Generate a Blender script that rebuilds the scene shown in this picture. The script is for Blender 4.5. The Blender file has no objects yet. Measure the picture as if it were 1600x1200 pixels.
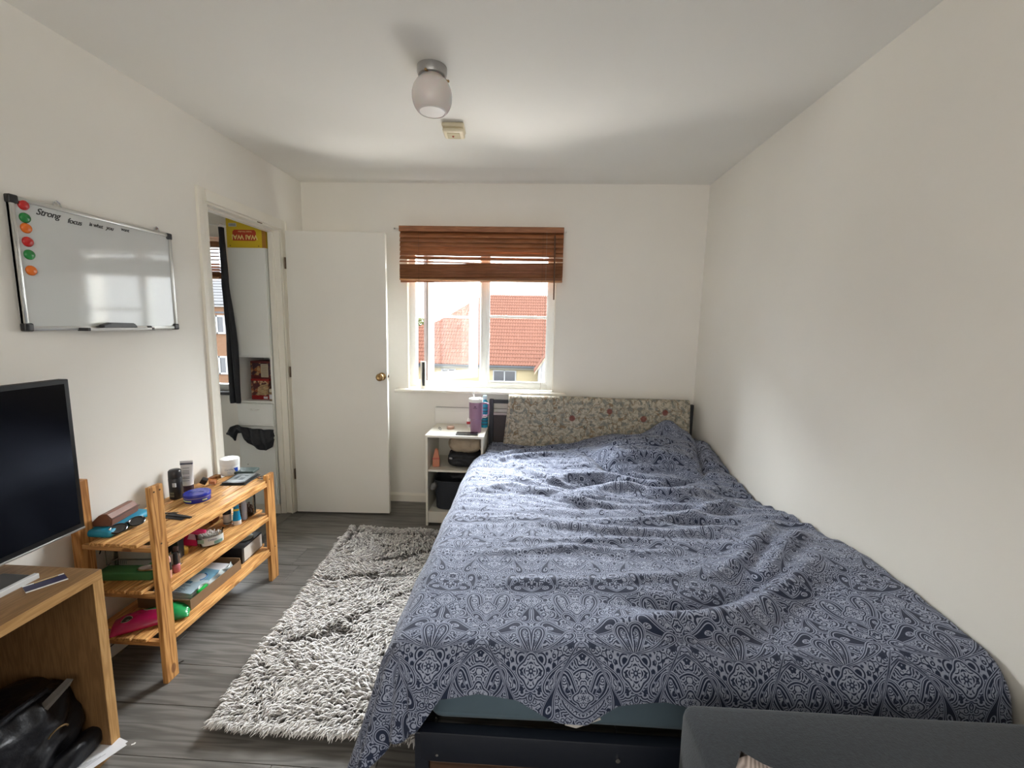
import bpy, bmesh, math, random
import numpy as np
from mathutils import Vector, Matrix, noise
random.seed(7); np.random.seed(7)
PI = math.pi
sc = bpy.context.scene
COL = sc.collection

# ------------------------------------------------------------------ camera, sky, exposure
def make_camera():
    yaw, p, r, f = 0.0453, 0.1346, 0.0212, 689.0
    fw = Vector((-math.sin(yaw)*math.cos(p), math.cos(yaw)*math.cos(p), -math.sin(p)))
    rt = Vector((math.cos(yaw), math.sin(yaw), 0)); up = rt.cross(fw)
    r2 = rt*math.cos(r)+up*math.sin(r); u2 = -rt*math.sin(r)+up*math.cos(r)
    cd = bpy.data.cameras.new('camera'); cam = bpy.data.objects.new('camera', cd); COL.objects.link(cam)
    m = Matrix((r2, u2, -fw)).transposed().to_4x4(); m.translation = Vector((1.7168, -3.2895, 1.3994))
    cam.matrix_world = m
    cd.sensor_width = 36; cd.lens = f/1600*36; cd.clip_start = .02; cd.clip_end = 500
    sc.camera = cam
make_camera()
SKY = .8
w = bpy.data.worlds.new('overcast_sky'); sc.world = w; w.use_nodes = True
wn = w.node_tree.nodes; wl = w.node_tree.links
bg = wn['Background']; bg.inputs[1].default_value = SKY
tc = wn.new('ShaderNodeTexCoord'); sp = wn.new('ShaderNodeSeparateXYZ'); rp = wn.new('ShaderNodeValToRGB')
wl.new(tc.outputs['Generated'], sp.inputs[0]); wl.new(sp.outputs[2], rp.inputs[0]); wl.new(rp.outputs[0], bg.inputs[0])
rp.color_ramp.elements[0].position = 0; rp.color_ramp.elements[0].color = (.86, .90, .92, 1)
rp.color_ramp.elements[1].position = .6; rp.color_ramp.elements[1].color = (.93, .98, 1.0, 1)
sc.view_settings.view_transform = 'Standard'; sc.view_settings.look = 'None'
sc.view_settings.gamma = 1; sc.view_settings.use_curve_mapping = False
sc.view_settings.exposure = 3.3
cy = sc.cycles
cy.max_bounces = 14; cy.diffuse_bounces = 10; cy.glossy_bounces = 4; cy.transmission_bounces = 6; cy.transparent_max_bounces = 10
cy.caustics_reflective = False; cy.caustics_refractive = False; cy.use_denoising = True
cy.sample_clamp_indirect = 8
def portal(name, loc, sx, sz):
    l = bpy.data.lights.new(name, 'AREA'); l.shape = 'RECTANGLE'; l.size = sx; l.size_y = sz
    l.cycles.is_portal = True
    o = bpy.data.objects.new(name, l); COL.objects.link(o); o.location = loc; o.rotation_euler = (-PI/2, 0, 0)
portal('window_daylight', (1.325, .16, 1.45), 1.12, 1.12)
portal('kitchen_window_daylight', (-1.1, .16, 1.42), 1.02, 1.16)

def fill_light(name, loc, aim, sx, sz, power, col):  # area lamps added to brighten the rooms beyond what the sky gives
    l = bpy.data.lights.new(name, 'AREA'); l.shape = 'RECTANGLE'; l.size = sx; l.size_y = sz; l.energy = power; l.color = col
    o = bpy.data.objects.new(name, l); COL.objects.link(o); o.location = loc
    o.rotation_euler = (Vector(aim)-Vector(loc)).to_track_quat('-Z', 'Y').to_euler()
fill_light('fill_above_window', (1.65, 2.0, 3.05), (1.3, -1.6, .7), 3.4, 1.7, 215, (.93, .97, 1.0))  # added lamp outside, above the line of sight, boosts light through the window
fill_light('fill_below_window', (1.30, .75, .15), (1.35, -1.2, 2.4), 1.5, .8, 18, (1.0, .96, .90))  # added lamp hidden below the sill, throws light up to the ceiling
fill_light('kitchen_window_fill', (-1.1, 1.15, 2.95), (-1.0, -1.3, .5), 1.4, 1.2, 120, (.90, .96, 1.0))  # added lamp outside the kitchen window, brightens the kitchen
fill_light('rear_fill', (1.45, -4.62, 1.45), (1.45, 0, 1.35), 2.4, 1.7, 3.4, (1.0, .965, .91))  # added fill lamp behind the camera; the rear wall has no window

# ------------------------------------------------------------------ materials
def lin(c): return tuple((x/12.92 if x <= .04045 else ((x+.055)/1.055)**2.4) for x in c)
def hx(s): return lin(tuple(int(s[i:i+2], 16)/255 for i in (0, 2, 4)))
MATS = {}
def mat(name, col, rough=.6, metal=0, var=0, vscale=20, bump=0, bscale=60, stretch=None, spec=.5, sheen=0, trans=0, coat=0, emit=0, alpha=1, sss=0):
    if name in MATS: return MATS[name]
    if isinstance(col, str): col = hx(col)
    m = bpy.data.materials.new(name); m.use_nodes = True; MATS[name] = m
    nt = m.node_tree; n = nt.nodes; l = nt.links; b = n['Principled BSDF']
    b.inputs['Base Color'].default_value = (*col, 1); b.inputs['Roughness'].default_value = rough
    b.inputs['Metallic'].default_value = metal; b.inputs['Specular IOR Level'].default_value = spec
    if sheen: b.inputs['Sheen Weight'].default_value = sheen; b.inputs['Sheen Roughness'].default_value = .5
    if trans: b.inputs['Transmission Weight'].default_value = trans
    if coat: b.inputs['Coat Weight'].default_value = coat
    if alpha < 1: b.inputs['Alpha'].default_value = alpha
    if sss:
        b.inputs['Subsurface Weight'].default_value = sss; b.inputs['Subsurface Scale'].default_value = .02
    if var or bump:
        t = n.new('ShaderNodeTexCoord'); mp = n.new('ShaderNodeMapping'); l.new(t.outputs['Object'], mp.inputs[0])
        if stretch: mp.inputs['Scale'].default_value = stretch
    if var:
        z = n.new('ShaderNodeTexNoise'); z.inputs['Scale'].default_value = vscale; z.inputs['Detail'].default_value = 6
        l.new(mp.outputs[0], z.inputs['Vector'])
        r = n.new('ShaderNodeMapRange'); r.inputs[1].default_value = .25; r.inputs[2].default_value = .75
        r.inputs[3].default_value = 1-var; r.inputs[4].default_value = 1+var; l.new(z.outputs['Fac'], r.inputs[0])
        h = n.new('ShaderNodeVectorMath'); h.operation = 'SCALE'; h.inputs[0].default_value = col; l.new(r.outputs[0], h.inputs['Scale'])
        l.new(h.outputs[0], b.inputs['Base Color'])
    if bump:
        z2 = n.new('ShaderNodeTexNoise'); z2.inputs['Scale'].default_value = bscale; z2.inputs['Detail'].default_value = 5
        l.new(mp.outputs[0], z2.inputs['Vector'])
        bp = n.new('ShaderNodeBump'); bp.inputs['Strength'].default_value = 1; bp.inputs['Distance'].default_value = bump
        l.new(z2.outputs['Fac'], bp.inputs['Height']); l.new(bp.outputs[0], b.inputs['Normal'])
    return m

class S:
    """a socket with arithmetic, so that patterns can be written as formulas of shader nodes"""
    nt = None
    def __init__(s, k): s.k = k
    @staticmethod
    def op(o, *a, clamp=False):
        n = S.nt.nodes.new('ShaderNodeMath'); n.operation = o; n.use_clamp = clamp
        for i, x in enumerate(a):
            if isinstance(x, S): S.nt.links.new(x.k, n.inputs[i])
            else: n.inputs[i].default_value = x
        return S(n.outputs[0])
    def __add__(s, o): return S.op('ADD', s, o)
    __radd__ = __add__
    def __sub__(s, o): return S.op('SUBTRACT', s, o)
    def __rsub__(s, o): return S.op('SUBTRACT', o, s)
    def __mul__(s, o): return S.op('MULTIPLY', s, o)
    __rmul__ = __mul__
    def __truediv__(s, o): return S.op('DIVIDE', s, o)
def sabs(a): return S.op('ABSOLUTE', a)
def sfr(a): return S.op('FRACT', a)
def ssin(a): return S.op('SINE', a)
def scos(a): return S.op('COSINE', a)
def ssq(a): return S.op('SQRT', a)
def smin(a, b): return S.op('MINIMUM', a, b)
def smax(a, b): return S.op('MAXIMUM', a, b)
def lt(a, b): return S.op('LESS_THAN', a, b)
def soft(a, wd):                                   # 1 where a<0, soft edge
    return S.op('MULTIPLY_ADD', a, -1.0/wd, .5, clamp=True)
def smix(a, b, m): return (b-a)*m+a if isinstance(a, S) or isinstance(b, S) else m*(b-a)+a
def over(v, inner, m): return smix(v, inner, m)
def hyp(a, b): return ssq(a*a+b*b)
def noise_n(vec, scale, detail=2, rough=.5):
    n = S.nt.nodes.new('ShaderNodeTexNoise'); n.inputs['Scale'].default_value = scale; n.inputs['Detail'].default_value = detail
    n.inputs['Roughness'].default_value = rough; S.nt.links.new(vec, n.inputs['Vector']); return S(n.outputs['Fac'])
def voro(vec, scale, feature='F1', rand=1):
    n = S.nt.nodes.new('ShaderNodeTexVoronoi'); n.feature = feature; n.inputs['Scale'].default_value = scale
    n.inputs['Randomness'].default_value = rand; S.nt.links.new(vec, n.inputs['Vector']); return S(n.outputs['Distance'])
def comb(x, y):
    n = S.nt.nodes.new('ShaderNodeCombineXYZ')
    for i, a in enumerate((x, y)):
        S.nt.links.new(a.k, n.inputs[i])
    return n.outputs[0]
def newmat(name, rough=.7, spec=.5):
    m = bpy.data.materials.new(name); m.use_nodes = True; S.nt = m.node_tree; MATS[name] = m
    b = m.node_tree.nodes['Principled BSDF']; b.inputs['Roughness'].default_value = rough; b.inputs['Specular IOR Level'].default_value = spec
    return m, b
def coord(kind):
    t = S.nt.nodes.new('ShaderNodeTexCoord'); return t.outputs[kind]
def sep(v):
    n = S.nt.nodes.new('ShaderNodeSeparateXYZ'); S.nt.links.new(v, n.inputs[0]); return S(n.outputs[0]), S(n.outputs[1]), S(n.outputs[2])
def ramp(v, stops, mode='LINEAR'):
    n = S.nt.nodes.new('ShaderNodeValToRGB'); n.color_ramp.interpolation = mode
    e = n.color_ramp.elements
    while len(e) < len(stops): e.new(.5)
    for k, (p, c) in enumerate(stops):
        e[k].position = p; c = hx(c) if isinstance(c, str) else c; e[k].color = (*c, 1)
    S.nt.links.new(v.k, n.inputs[0]); return n.outputs[0]
def mixc(f, a, b):
    n = S.nt.nodes.new('ShaderNodeMix'); n.data_type = 'RGBA'
    if isinstance(f, S): S.nt.links.new(f.k, n.inputs[0])
    else: n.inputs[0].default_value = f
    for i, x in ((6, a), (7, b)):
        if isinstance(x, str): x = hx(x)
        if isinstance(x, tuple): n.inputs[i].default_value = (*x, 1)
        else: S.nt.links.new(x, n.inputs[i])
    return n.outputs[2]
def bumpn(b, h, dist):
    n = S.nt.nodes.new('ShaderNodeBump'); n.inputs['Distance'].default_value = dist; S.nt.links.new(h.k, n.inputs['Height'])
    S.nt.links.new(n.outputs[0], b.inputs['Normal'])

def paisley_material():
    m, b = newmat('paisley_cotton', .85, .25)
    b.inputs['Sheen Weight'].default_value = .15; b.inputs['Sheen Roughness'].default_value = .5
    u, v, _ = sep(coord('UV'))                        # metres of cloth
    T = .27; TH = 1.80
    x = u*(1/T); y = v*(1/T)
    X = sabs(sfr(x+.5)-.5)                           # mirrored column, 0..0.5
    Y = sfr(y*(1/TH))*TH
    vec = comb(X, Y)
    v1 = voro(vec, 9.5); v2 = voro(vec, 17); wob = noise_n(vec, 7, 1)
    lace = soft(.68-sabs(ssin(v1*15)), .25)
    lace2 = soft(.60-sabs(ssin(v2*10)), .3)
    lace = over(lace, lace2, soft(wob-.49, .03))
    beads = soft(v2-.34, .1)
    val = lace*.9
    val = over(val, .0, soft(voro(vec, 4.6)-.23, .02)); val = over(val, .0, soft(voro(comb(X+3, Y), 7)-.19, .02))
    def edge(val, d, offs):
        for o_, w_ in offs: val = over(val, 1.0, soft(sabs(d-o_)-w_, .005))
        return val
    def rosette(cx, cy, R, n, amp, val, rings=3):
        dx = X-cx; dy = Y-cy
        r = hyp(dx, dy); th = S.op('ARCTAN2', dy, dx)
        k = scos(th*n)*amp+1
        d = r-k*R
        val = over(val, .03, soft(d-.028, .006))
        val = over(val, lace2, soft(d, .006))
        val = edge(val, d, ((.020, .005), (-.004, .004)))
        if rings > 1: val = over(val, .02, soft(r-k*(R*.62), .006)); val = edge(val, r-k*(R*.62), ((0, .0045),))
        if rings > 2: val = over(val, soft(.5-sabs(ssin(th*n)), .5), soft(r-R*.50, .006)); val = edge(val, r-R*.48, ((0, .004),))
        val = over(val, .02, soft(r-R*.22, .006))
        return over(val, 1.0, soft(r-R*.10, .006))
    def drop(cx, cy, L, W, ang, bend, val, dark, wide=True):
        ca, sa = math.cos(ang), math.sin(ang)
        dx = X-cx; dy = Y-cy
        a = dx*ca+dy*sa; bb = dy*ca-dx*sa
        t = bb*(1/L)
        a2 = a-(t+1)*(t+1)*bend
        wd = smax(t*(-.44)+.56, .06)*W
        q = a2/wd
        f = ssq(q*q+t*t)
        g = q/wd; h = t*(1/L)
        d = (f-1)*f/smax(ssq(g*g+h*h), .5)
        val = over(val, .02, soft(d-(.046 if wide else .030), .006))
        val = edge(val, d, ((.040, .0045), (.026, .0035), (.002, .005)) if wide else ((.022, .0045), (.002, .0045)))
        if dark:
            val = over(val, .0, soft(d+.004, .005))
            val = over(val, lace2, soft(hyp(a2-W*.16, bb+L*.42)-W*.34, .008)); val = edge(val, hyp(a2-W*.16, bb+L*.42)-W*.34, ((0, .004),))
        else:
            val = over(val, beads, soft(d+.004, .005))
            val = over(val, .02, soft(d+.026, .005)); val = edge(val, d, ((-.030, .0035),))
            val = over(val, lace2, soft(d+.040, .005))
        return val
    val = drop(.33, .10, .13, .085, -.5, .05, val, True, False)
    val = rosette(.5, .28, .095, 4, .14, val)
    # the great round motif: two tall drops bending over a flower
    val = rosette(0, .38, .215, 4, .04, val, 1)
    val = drop(.185, .40, .235, .105, -.12, -.055, val, False)
    val = rosette(0, .40, .085, 4, .16, val)
    val = drop(.055, .555, .10, .05, 1.1, .02, val, True, False)
    val = drop(.40, .52, .10, .075, 2.7, -.04, val, True, False)
    val = rosette(0, .70, .040, 5, .15, val, 1)
    val = drop(.29, .79, .17, .085, .42, -.07, val, True)
    val = drop(.415, .88, .16, .070, .10, .03, val, False)
    val = drop(.12, .90, .12, .070, -.25, .05, val, False, False)
    val = rosette(0, 1.02, .062, 6, .12, val, 2)
    val = rosette(.5, 1.14, .105, 4, .15, val)
    val = drop(.30, 1.16, .14, .090, 3.0, .04, val, False, False)
    val = rosette(0, 1.32, .185, 4, .05, val, 1)
    val = drop(.165, 1.33, .185, .085, .15, -.05, val, False)
    val = rosette(0, 1.33, .075, 4, .2, val)
    val = drop(.38, 1.42, .12, .080, -2.6, .06, val, True, False)
    val = rosette(.5, 1.62, .075, 5, .13, val, 2)
    val = drop(.20, 1.66, .13, .085, .9, .05, val, True, False)
    th = noise_n(coord('UV'), 900, 2)
    val = val*(th*.4+.8)
    c = ramp(val, [(0, (.012, .019, .046)), (.25, (.030, .042, .085)), (.75, (.215, .245, .335)), (1, (.30, .33, .425))])
    S.nt.links.new(c, b.inputs['Base Color'])
    bumpn(b, th, .0006)
    return m

def blanket_material():
    m, b = newmat('floral_blanket', .95, .2)
    x, y, _ = sep(coord('UV'))
    vec = comb(x*3, y*3)
    wx = noise_n(vec, 2.2, 2); wy = noise_n(comb(x*3+9, y*3+4), 2.2, 2)
    w = comb(x*3+wx*.7, y*3+wy*.7)
    leaf = voro(w, 9)
    lines = soft(.40-sabs(ssin(leaf*24)), .4)
    stem = soft(sabs(noise_n(vec, 5, 1)-.5)-.014, .012)
    c = mixc(lines, '6f6c61', 'b4ac9c')
    c = mixc(soft(.53-noise_n(vec, 15, 1), .05)*.8, c, 'c2b9a8')
    c = mixc(soft(.56-noise_n(comb(x*3+5, y*3), 9, 1), .04)*.55, c, '5d6a6c')
    c = mixc(stem*.85, c, '857058')
    c = mixc(soft(sabs(leaf-.23)-.02, .02)*.5, c, '4d4a40')
    c = mixc(soft(voro(comb(x*3+7, y*3), 1.7)-.11, .03)*.85, c, '7d4440')
    S.nt.links.new(c, b.inputs['Base Color'])
    bumpn(b, noise_n(coord('UV'), 300, 3), .004)
    return m

def wood_material(name, c0, c1, c2, axis, scale=1.0, rough=.5, knots=True):
    m, b = newmat(name, rough, .4)
    oi = S.nt.nodes.new('ShaderNodeObjectInfo')
    t = coord('Object')
    ad = S.nt.nodes.new('ShaderNodeVectorMath'); ad.operation = 'ADD'
    sc_ = S.nt.nodes.new('ShaderNodeVectorMath'); sc_.operation = 'SCALE'; sc_.inputs[0].default_value = (7, 5, 9)
    S.nt.links.new(oi.outputs['Random'], sc_.inputs['Scale'])
    S.nt.links.new(t, ad.inputs[0]); S.nt.links.new(sc_.outputs[0], ad.inputs[1])
    mp = S.nt.nodes.new('ShaderNodeMapping'); s = [9*scale]*3; s['xyz'.index(axis)] = .7*scale; mp.inputs['Scale'].default_value = s
    S.nt.links.new(ad.outputs[0], mp.inputs[0])
    n1 = noise_n(mp.outputs[0], 3.2, 3); n2 = noise_n(mp.outputs[0], 16, 4)
    g = ssin(n1*42)*.5+.5
    c = ramp(g*.65+n2*.35, [(0, c0), (.5, c1), (1, c2)])
    if knots:
        mp2 = S.nt.nodes.new('ShaderNodeMapping'); s = [9]*3; s['xyz'.index(axis)] = 5; mp2.inputs['Scale'].default_value = s
        S.nt.links.new(ad.outputs[0], mp2.inputs[0])
        k = voro(mp2.outputs[0], 1)
        c = mixc(soft(k-.10, .03)*.8, c, (.16, .06, .022))
    rnd = S(oi.outputs['Random'])*.24+.88
    h = S.nt.nodes.new('ShaderNodeVectorMath'); h.operation = 'SCALE'; S.nt.links.new(c, h.inputs[0]); S.nt.links.new(rnd.k, h.inputs['Scale'])
    S.nt.links.new(h.outputs[0], b.inputs['Base Color'])
    bumpn(b, n2, .0006)
    return m

def glass_material(name, tint=(1, 1, 1), refl=.06):
    m = bpy.data.materials.new(name); m.use_nodes = True; nt = m.node_tree; MATS[name] = m
    for x in list(nt.nodes):
        if x.type != 'OUTPUT_MATERIAL': nt.nodes.remove(x)
    out = [x for x in nt.nodes if x.type == 'OUTPUT_MATERIAL'][0]
    t = nt.nodes.new('ShaderNodeBsdfTransparent'); t.inputs[0].default_value = (*tint, 1)
    g = nt.nodes.new('ShaderNodeBsdfGlossy'); g.inputs['Roughness'].default_value = .02
    fr = nt.nodes.new('ShaderNodeFresnel'); fr.inputs[0].default_value = 1.25
    mx = nt.nodes.new('ShaderNodeMixShader')
    nt.links.new(fr.outputs[0], mx.inputs[0]); nt.links.new(t.outputs[0], mx.inputs[1]); nt.links.new(g.outputs[0], mx.inputs[2])
    nt.links.new(mx.outputs[0], out.inputs[0])
    return m

WALL = mat('matt_wall_paint', (.80, .775, .72), .9, var=.015, vscale=3, bump=.0012, bscale=9, spec=.2)
CEIL = mat('matt_ceiling_paint', (.78, .765, .72), .95, var=.01, vscale=3, bump=.001, bscale=5, spec=.2)
GLOSS = mat('cream_gloss_paint', (.80, .765, .68), .35, var=.02, vscale=5, bump=.0006, bscale=25)
DOORW = mat('white_satin_door', (.74, .72, .66), .45, var=.02, vscale=3, bump=.0004, bscale=30)
UPVC = mat('white_upvc', (.86, .87, .85), .25)
PAISLEY = paisley_material()
BLANKET = blanket_material()
PINE_Y = wood_material('pine_along_depth', (.34, .14, .035), (.62, .32, .105), (.80, .47, .18), 'y')
PINE_Z = wood_material('pine_upright', (.24, .09, .022), (.50, .235, .07), (.66, .35, .12), 'z', .8)
PINE_X = wood_material('pine_crosswise', (.28, .11, .03), (.52, .26, .09), (.66, .37, .14), 'x')
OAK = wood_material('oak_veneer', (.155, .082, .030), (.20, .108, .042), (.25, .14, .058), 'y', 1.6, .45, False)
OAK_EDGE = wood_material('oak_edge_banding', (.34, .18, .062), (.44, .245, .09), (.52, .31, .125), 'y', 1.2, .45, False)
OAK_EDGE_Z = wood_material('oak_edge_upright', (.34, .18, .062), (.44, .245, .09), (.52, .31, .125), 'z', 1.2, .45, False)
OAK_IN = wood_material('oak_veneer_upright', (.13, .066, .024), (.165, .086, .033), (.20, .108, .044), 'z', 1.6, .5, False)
FLOORM = wood_material('grey_laminate', (.085, .080, .072), (.135, .127, .116), (.185, .175, .16), 'x', .55, .42, False)
BLINDW = wood_material('stained_blind_wood', (.20, .078, .030), (.27, .105, .042), (.34, .14, .06), 'x', 1, .45, False)
BLACKM = mat('black_powder_coat', (.012, .013, .016), .45)
NAVY = mat('dark_navy_metal', (.010, .013, .022), .4)
SOFA = mat('charcoal_weave', (.020, .024, .029), .95, var=.25, vscale=120, bump=.001, bscale=300, sheen=.1)
SHEET = mat('slate_blue_sheet', (.085, .130, .165), .9, var=.06, vscale=8, bump=.004, bscale=5, sheen=.1)
NSW = mat('ivory_nightstand', (.72, .69, .60), .5, var=.02, vscale=5)
CAB = mat('white_kitchen_unit', (.76, .77, .74), .4)
CHROME = mat('chrome', (.7, .7, .7), .12, 1)
ALU = mat('brushed_aluminium', (.55, .55, .53), .35, 1)
BRASS = mat('aged_brass', (.34, .22, .10), .3, 1)
BPL = mat('black_plastic', (.012, .012, .013), .4)
WPL = mat('white_plastic', (.78, .77, .74), .4)
GLASS = glass_material('window_glass')
CLEAR = glass_material('clear_plastic', (.93, .94, .93))

# ------------------------------------------------------------------ mesh helpers
class MB:
    def __init__(s): s.bm = bmesh.new()
    def box(s, x0, x1, y0, y1, z0, z1, bev=0, rot=None, seg=2, mi=0):
        m = Matrix.Translation(((x0+x1)/2, (y0+y1)/2, (z0+z1)/2))
        if rot is not None: m = m @ rot
        m = m @ Matrix.Diagonal((abs(x1-x0), abs(y1-y0), abs(z1-z0), 1))
        r = bmesh.ops.create_cube(s.bm, size=1, matrix=m)
        vs = r['verts']
        if mi:
            for f in {f for v in vs for f in v.link_faces}: f.material_index = mi
        if bev:
            es = list({e for v in vs for e in v.link_edges})
            bmesh.ops.bevel(s.bm, geom=es, offset=bev, segments=seg, affect='EDGES', profile=.5)
        return s
    def cyl(s, p0, p1, r0, r1=None, n=20, cap=True):
        p0, p1 = Vector(p0), Vector(p1); d = p1-p0
        q = d.to_track_quat('Z', 'Y').to_matrix().to_4x4()
        m = Matrix.Translation((p0+p1)/2) @ q
        bmesh.ops.create_cone(s.bm, cap_ends=cap, segments=n, radius1=r0, radius2=r0 if r1 is None else r1, depth=d.length, matrix=m)
        return s
    def sph(s, c, r, n=16, sc_=(1, 1, 1)):
        bmesh.ops.create_uvsphere(s.bm, u_segments=n, v_segments=max(6, n*2//3), radius=r, matrix=Matrix.Translation(c) @ Matrix.Diagonal((*sc_, 1)))
        return s
    def lathe(s, prof, c=(0, 0, 0), n=28, sx=1, sy=1, M=None):
        M = M or Matrix.Identity(4); rings = []
        for (r, z) in prof:
            rings.append([s.bm.verts.new(M @ Vector((c[0]+sx*r*math.cos(2*PI*i/n), c[1]+sy*r*math.sin(2*PI*i/n), c[2]+z))) for i in range(n)])
        for a, b_ in zip(rings, rings[1:]):
            for i in range(n): s.bm.faces.new((a[i], a[(i+1) % n], b_[(i+1) % n], b_[i]))
        for rg, fl in ((rings[0], True), (rings[-1], False)):
            if (prof[0] if fl else prof[-1])[0] > 1e-5: s.bm.faces.new(rg[::-1] if fl else rg)
        return s
    def tube(s, pts, r, n=8, closed=False):
        pts = [Vector(p) for p in pts]; rings = []; k = len(pts)
        for i, p in enumerate(pts):
            a = pts[(i-1) % k] if (closed or i > 0) else p; b_ = pts[(i+1) % k] if (closed or i < k-1) else p
            t = (b_-a).normalized(); q = t.to_track_quat('Z', 'Y')
            rr = r[i] if isinstance(r, (list, tuple)) else r
            rings.append([s.bm.verts.new(p + q @ Vector((rr*math.cos(2*PI*j/n), rr*math.sin(2*PI*j/n), 0))) for j in range(n)])
        for i in range(k if closed else k-1):
            a, b_ = rings[i], rings[(i+1) % k]
            off = min(range(n), key=lambda o: sum((a[j].co-b_[(j+o) % n].co).length for j in range(n)))
            for j in range(n): s.bm.faces.new((a[j], a[(j+1) % n], b_[(j+1+off) % n], b_[(j+off) % n]))
        if not closed: s.bm.faces.new(rings[0][::-1]); s.bm.faces.new(rings[-1])
        return s
    def prism(s, poly, axis, a, b_):
        """closed polygon of 2D points swept along an axis from a to b"""
        def P(p, h): return {'x': (h, p[0], p[1]), 'y': (p[0], h, p[1]), 'z': (p[0], p[1], h)}[axis]
        A = [s.bm.verts.new(P(p, a)) for p in poly]; B = [s.bm.verts.new(P(p, b_)) for p in poly]
        k = len(poly)
        for i in range(k): s.bm.faces.new((A[i], A[(i+1) % k], B[(i+1) % k], B[i]))
        s.bm.faces.new(A[::-1]); s.bm.faces.new(B)
        return s
    def grid(s, nu, nv, fn, uv=None):
        V = [[s.bm.verts.new(fn(i/(nu-1), j/(nv-1))) for j in range(nv)] for i in range(nu)]
        lay = s.bm.loops.layers.uv.verify() if uv else None
        for i in range(nu-1):
            for j in range(nv-1):
                f = s.bm.faces.new((V[i][j], V[i+1][j], V[i+1][j+1], V[i][j+1]))
                if uv:
                    for l_, (a, b_) in zip(f.loops, ((i, j), (i+1, j), (i+1, j+1), (i, j+1))): l_[lay].uv = uv(a/(nu-1), b_/(nv-1))
        return s
    def rough(s, amp, freq, seed=0):
        for v in s.bm.verts:
            p = v.co*freq+Vector((seed*3.1, seed*1.7, seed))
            v.co += Vector((noise.noise(p), noise.noise(p+Vector((9, 0, 0))), noise.noise(p+Vector((0, 9, 0)))))*amp
        return s
    def sub(s, n): bmesh.ops.subdivide_edges(s.bm, edges=s.bm.edges[:], cuts=n, use_grid_fill=True); return s
    def build(s, name, m, parent=None, smooth=False, auto=35):
        bmesh.ops.recalc_face_normals(s.bm, faces=s.bm.faces[:])
        me = bpy.data.meshes.new(name); s.bm.to_mesh(me); s.bm.free()
        for mm in (m if isinstance(m, (list, tuple)) else [m]): me.materials.append(mm)
        if smooth:
            me.polygons.foreach_set('use_smooth', [True]*len(me.polygons))
            if auto: me.set_sharp_from_angle(angle=math.radians(auto))
        o = bpy.data.objects.new(name, me); COL.objects.link(o)
        if parent: o.parent = parent
        return o

def tag(o, label=None, cat=None, group=None, kind=None):
    if label: o['label'] = label
    if cat: o['category'] = cat
    if group: o['group'] = group
    if kind: o['kind'] = kind
    return o
def thing(name, label, cat, loc=(0, 0, 0), rz=0, group=None):
    o = bpy.data.objects.new(name, None); COL.objects.link(o); o.location = loc; o.rotation_euler = (0, 0, rz); o.empty_display_size = .05
    return tag(o, label, cat, group)
def struct_root(name, loc=(0, 0, 0)):
    o = bpy.data.objects.new(name, None); COL.objects.link(o); o.location = loc; o['kind'] = 'structure'; return o
def struct(name, mb, m, parent=None, smooth=False):
    o = mb.build(name, m, parent, smooth)
    if not parent: o['kind'] = 'structure'
    return o
def inst(name, me, parent, loc=(0, 0, 0), rot=(0, 0, 0), scale=(1, 1, 1)):
    o = bpy.data.objects.new(name, me); COL.objects.link(o); o.parent = parent; o.location = loc; o.rotation_euler = rot; o.scale = scale; return o
def text(name, body, size, m, parent, loc, rot, depth=.0004, shear=0, align='CENTER', sx=1, offset=0, space=1):
    c = bpy.data.curves.new(name, 'FONT'); c.body = body; c.size = size; c.extrude = depth; c.shear = shear; c.align_x = align; c.align_y = 'CENTER'
    c.offset = offset; c.resolution_u = 3; c.space_character = space
    t = bpy.data.objects.new('lettering_source', c); COL.objects.link(t)
    bpy.context.view_layer.update()
    me = bpy.data.meshes.new_from_object(t.evaluated_get(bpy.context.evaluated_depsgraph_get()))
    COL.objects.unlink(t); bpy.data.objects.remove(t); bpy.data.curves.remove(c)
    me.materials.clear(); me.materials.append(m)
    o = bpy.data.objects.new(name, me); COL.objects.link(o); o.parent = parent; o.location = loc; o.rotation_euler = rot; o.scale = (sx, 1, 1)
    return o
FX = (PI/2, 0, PI/2)      # text that reads on a surface facing +x
FY = (PI/2, 0, 0)         # text that reads on a surface facing -y

# ------------------------------------------------------------------ the room
W, H, Y0 = 2.919, 2.39, -4.7
def wall_with_hole(name, x0, x1, y0, y1, hx0, hx1, hz0, hz1):
    mb = MB()
    mb.box(x0, hx0, y0, y1, 0, H); mb.box(hx1, x1, y0, y1, 0, H)
    mb.box(hx0, hx1, y0, y1, 0, hz0); mb.box(hx0, hx1, y0, y1, hz1, H)
    return struct(name, mb, WALL)
WX0, WX1, WZ0, WZ1 = .772, 1.877, .885, 2.03
KX0, KX1, KZ0, KZ1 = -1.6, -.60, .83, 2.0
wall_with_hole('wall_back', -.07, W+.1, 0, .28, WX0, WX1, WZ0, WZ1)
wall_with_hole('wall_kitchen_back', -2.0, -.07, 0, .28, KX0, KX1, KZ0, KZ1)
mb = MB(); mb.box(-.07, 0, Y0, -.985, 0, H); mb.box(-.07, 0, -.30, 0, 0, H); mb.box(-.07, 0, -.985, -.30, 2.01, H)
struct('wall_left', mb, WALL)
struct('wall_right', MB().box(W, W+.1, Y0, 0, 0, H), WALL)
struct('wall_front', MB().box(-2.1, W+.1, Y0-.1, Y0, 0, H), WALL)
struct('wall_kitchen_left', MB().box(-2.1, -2.0, Y0, .28, 0, H), WALL)
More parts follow.
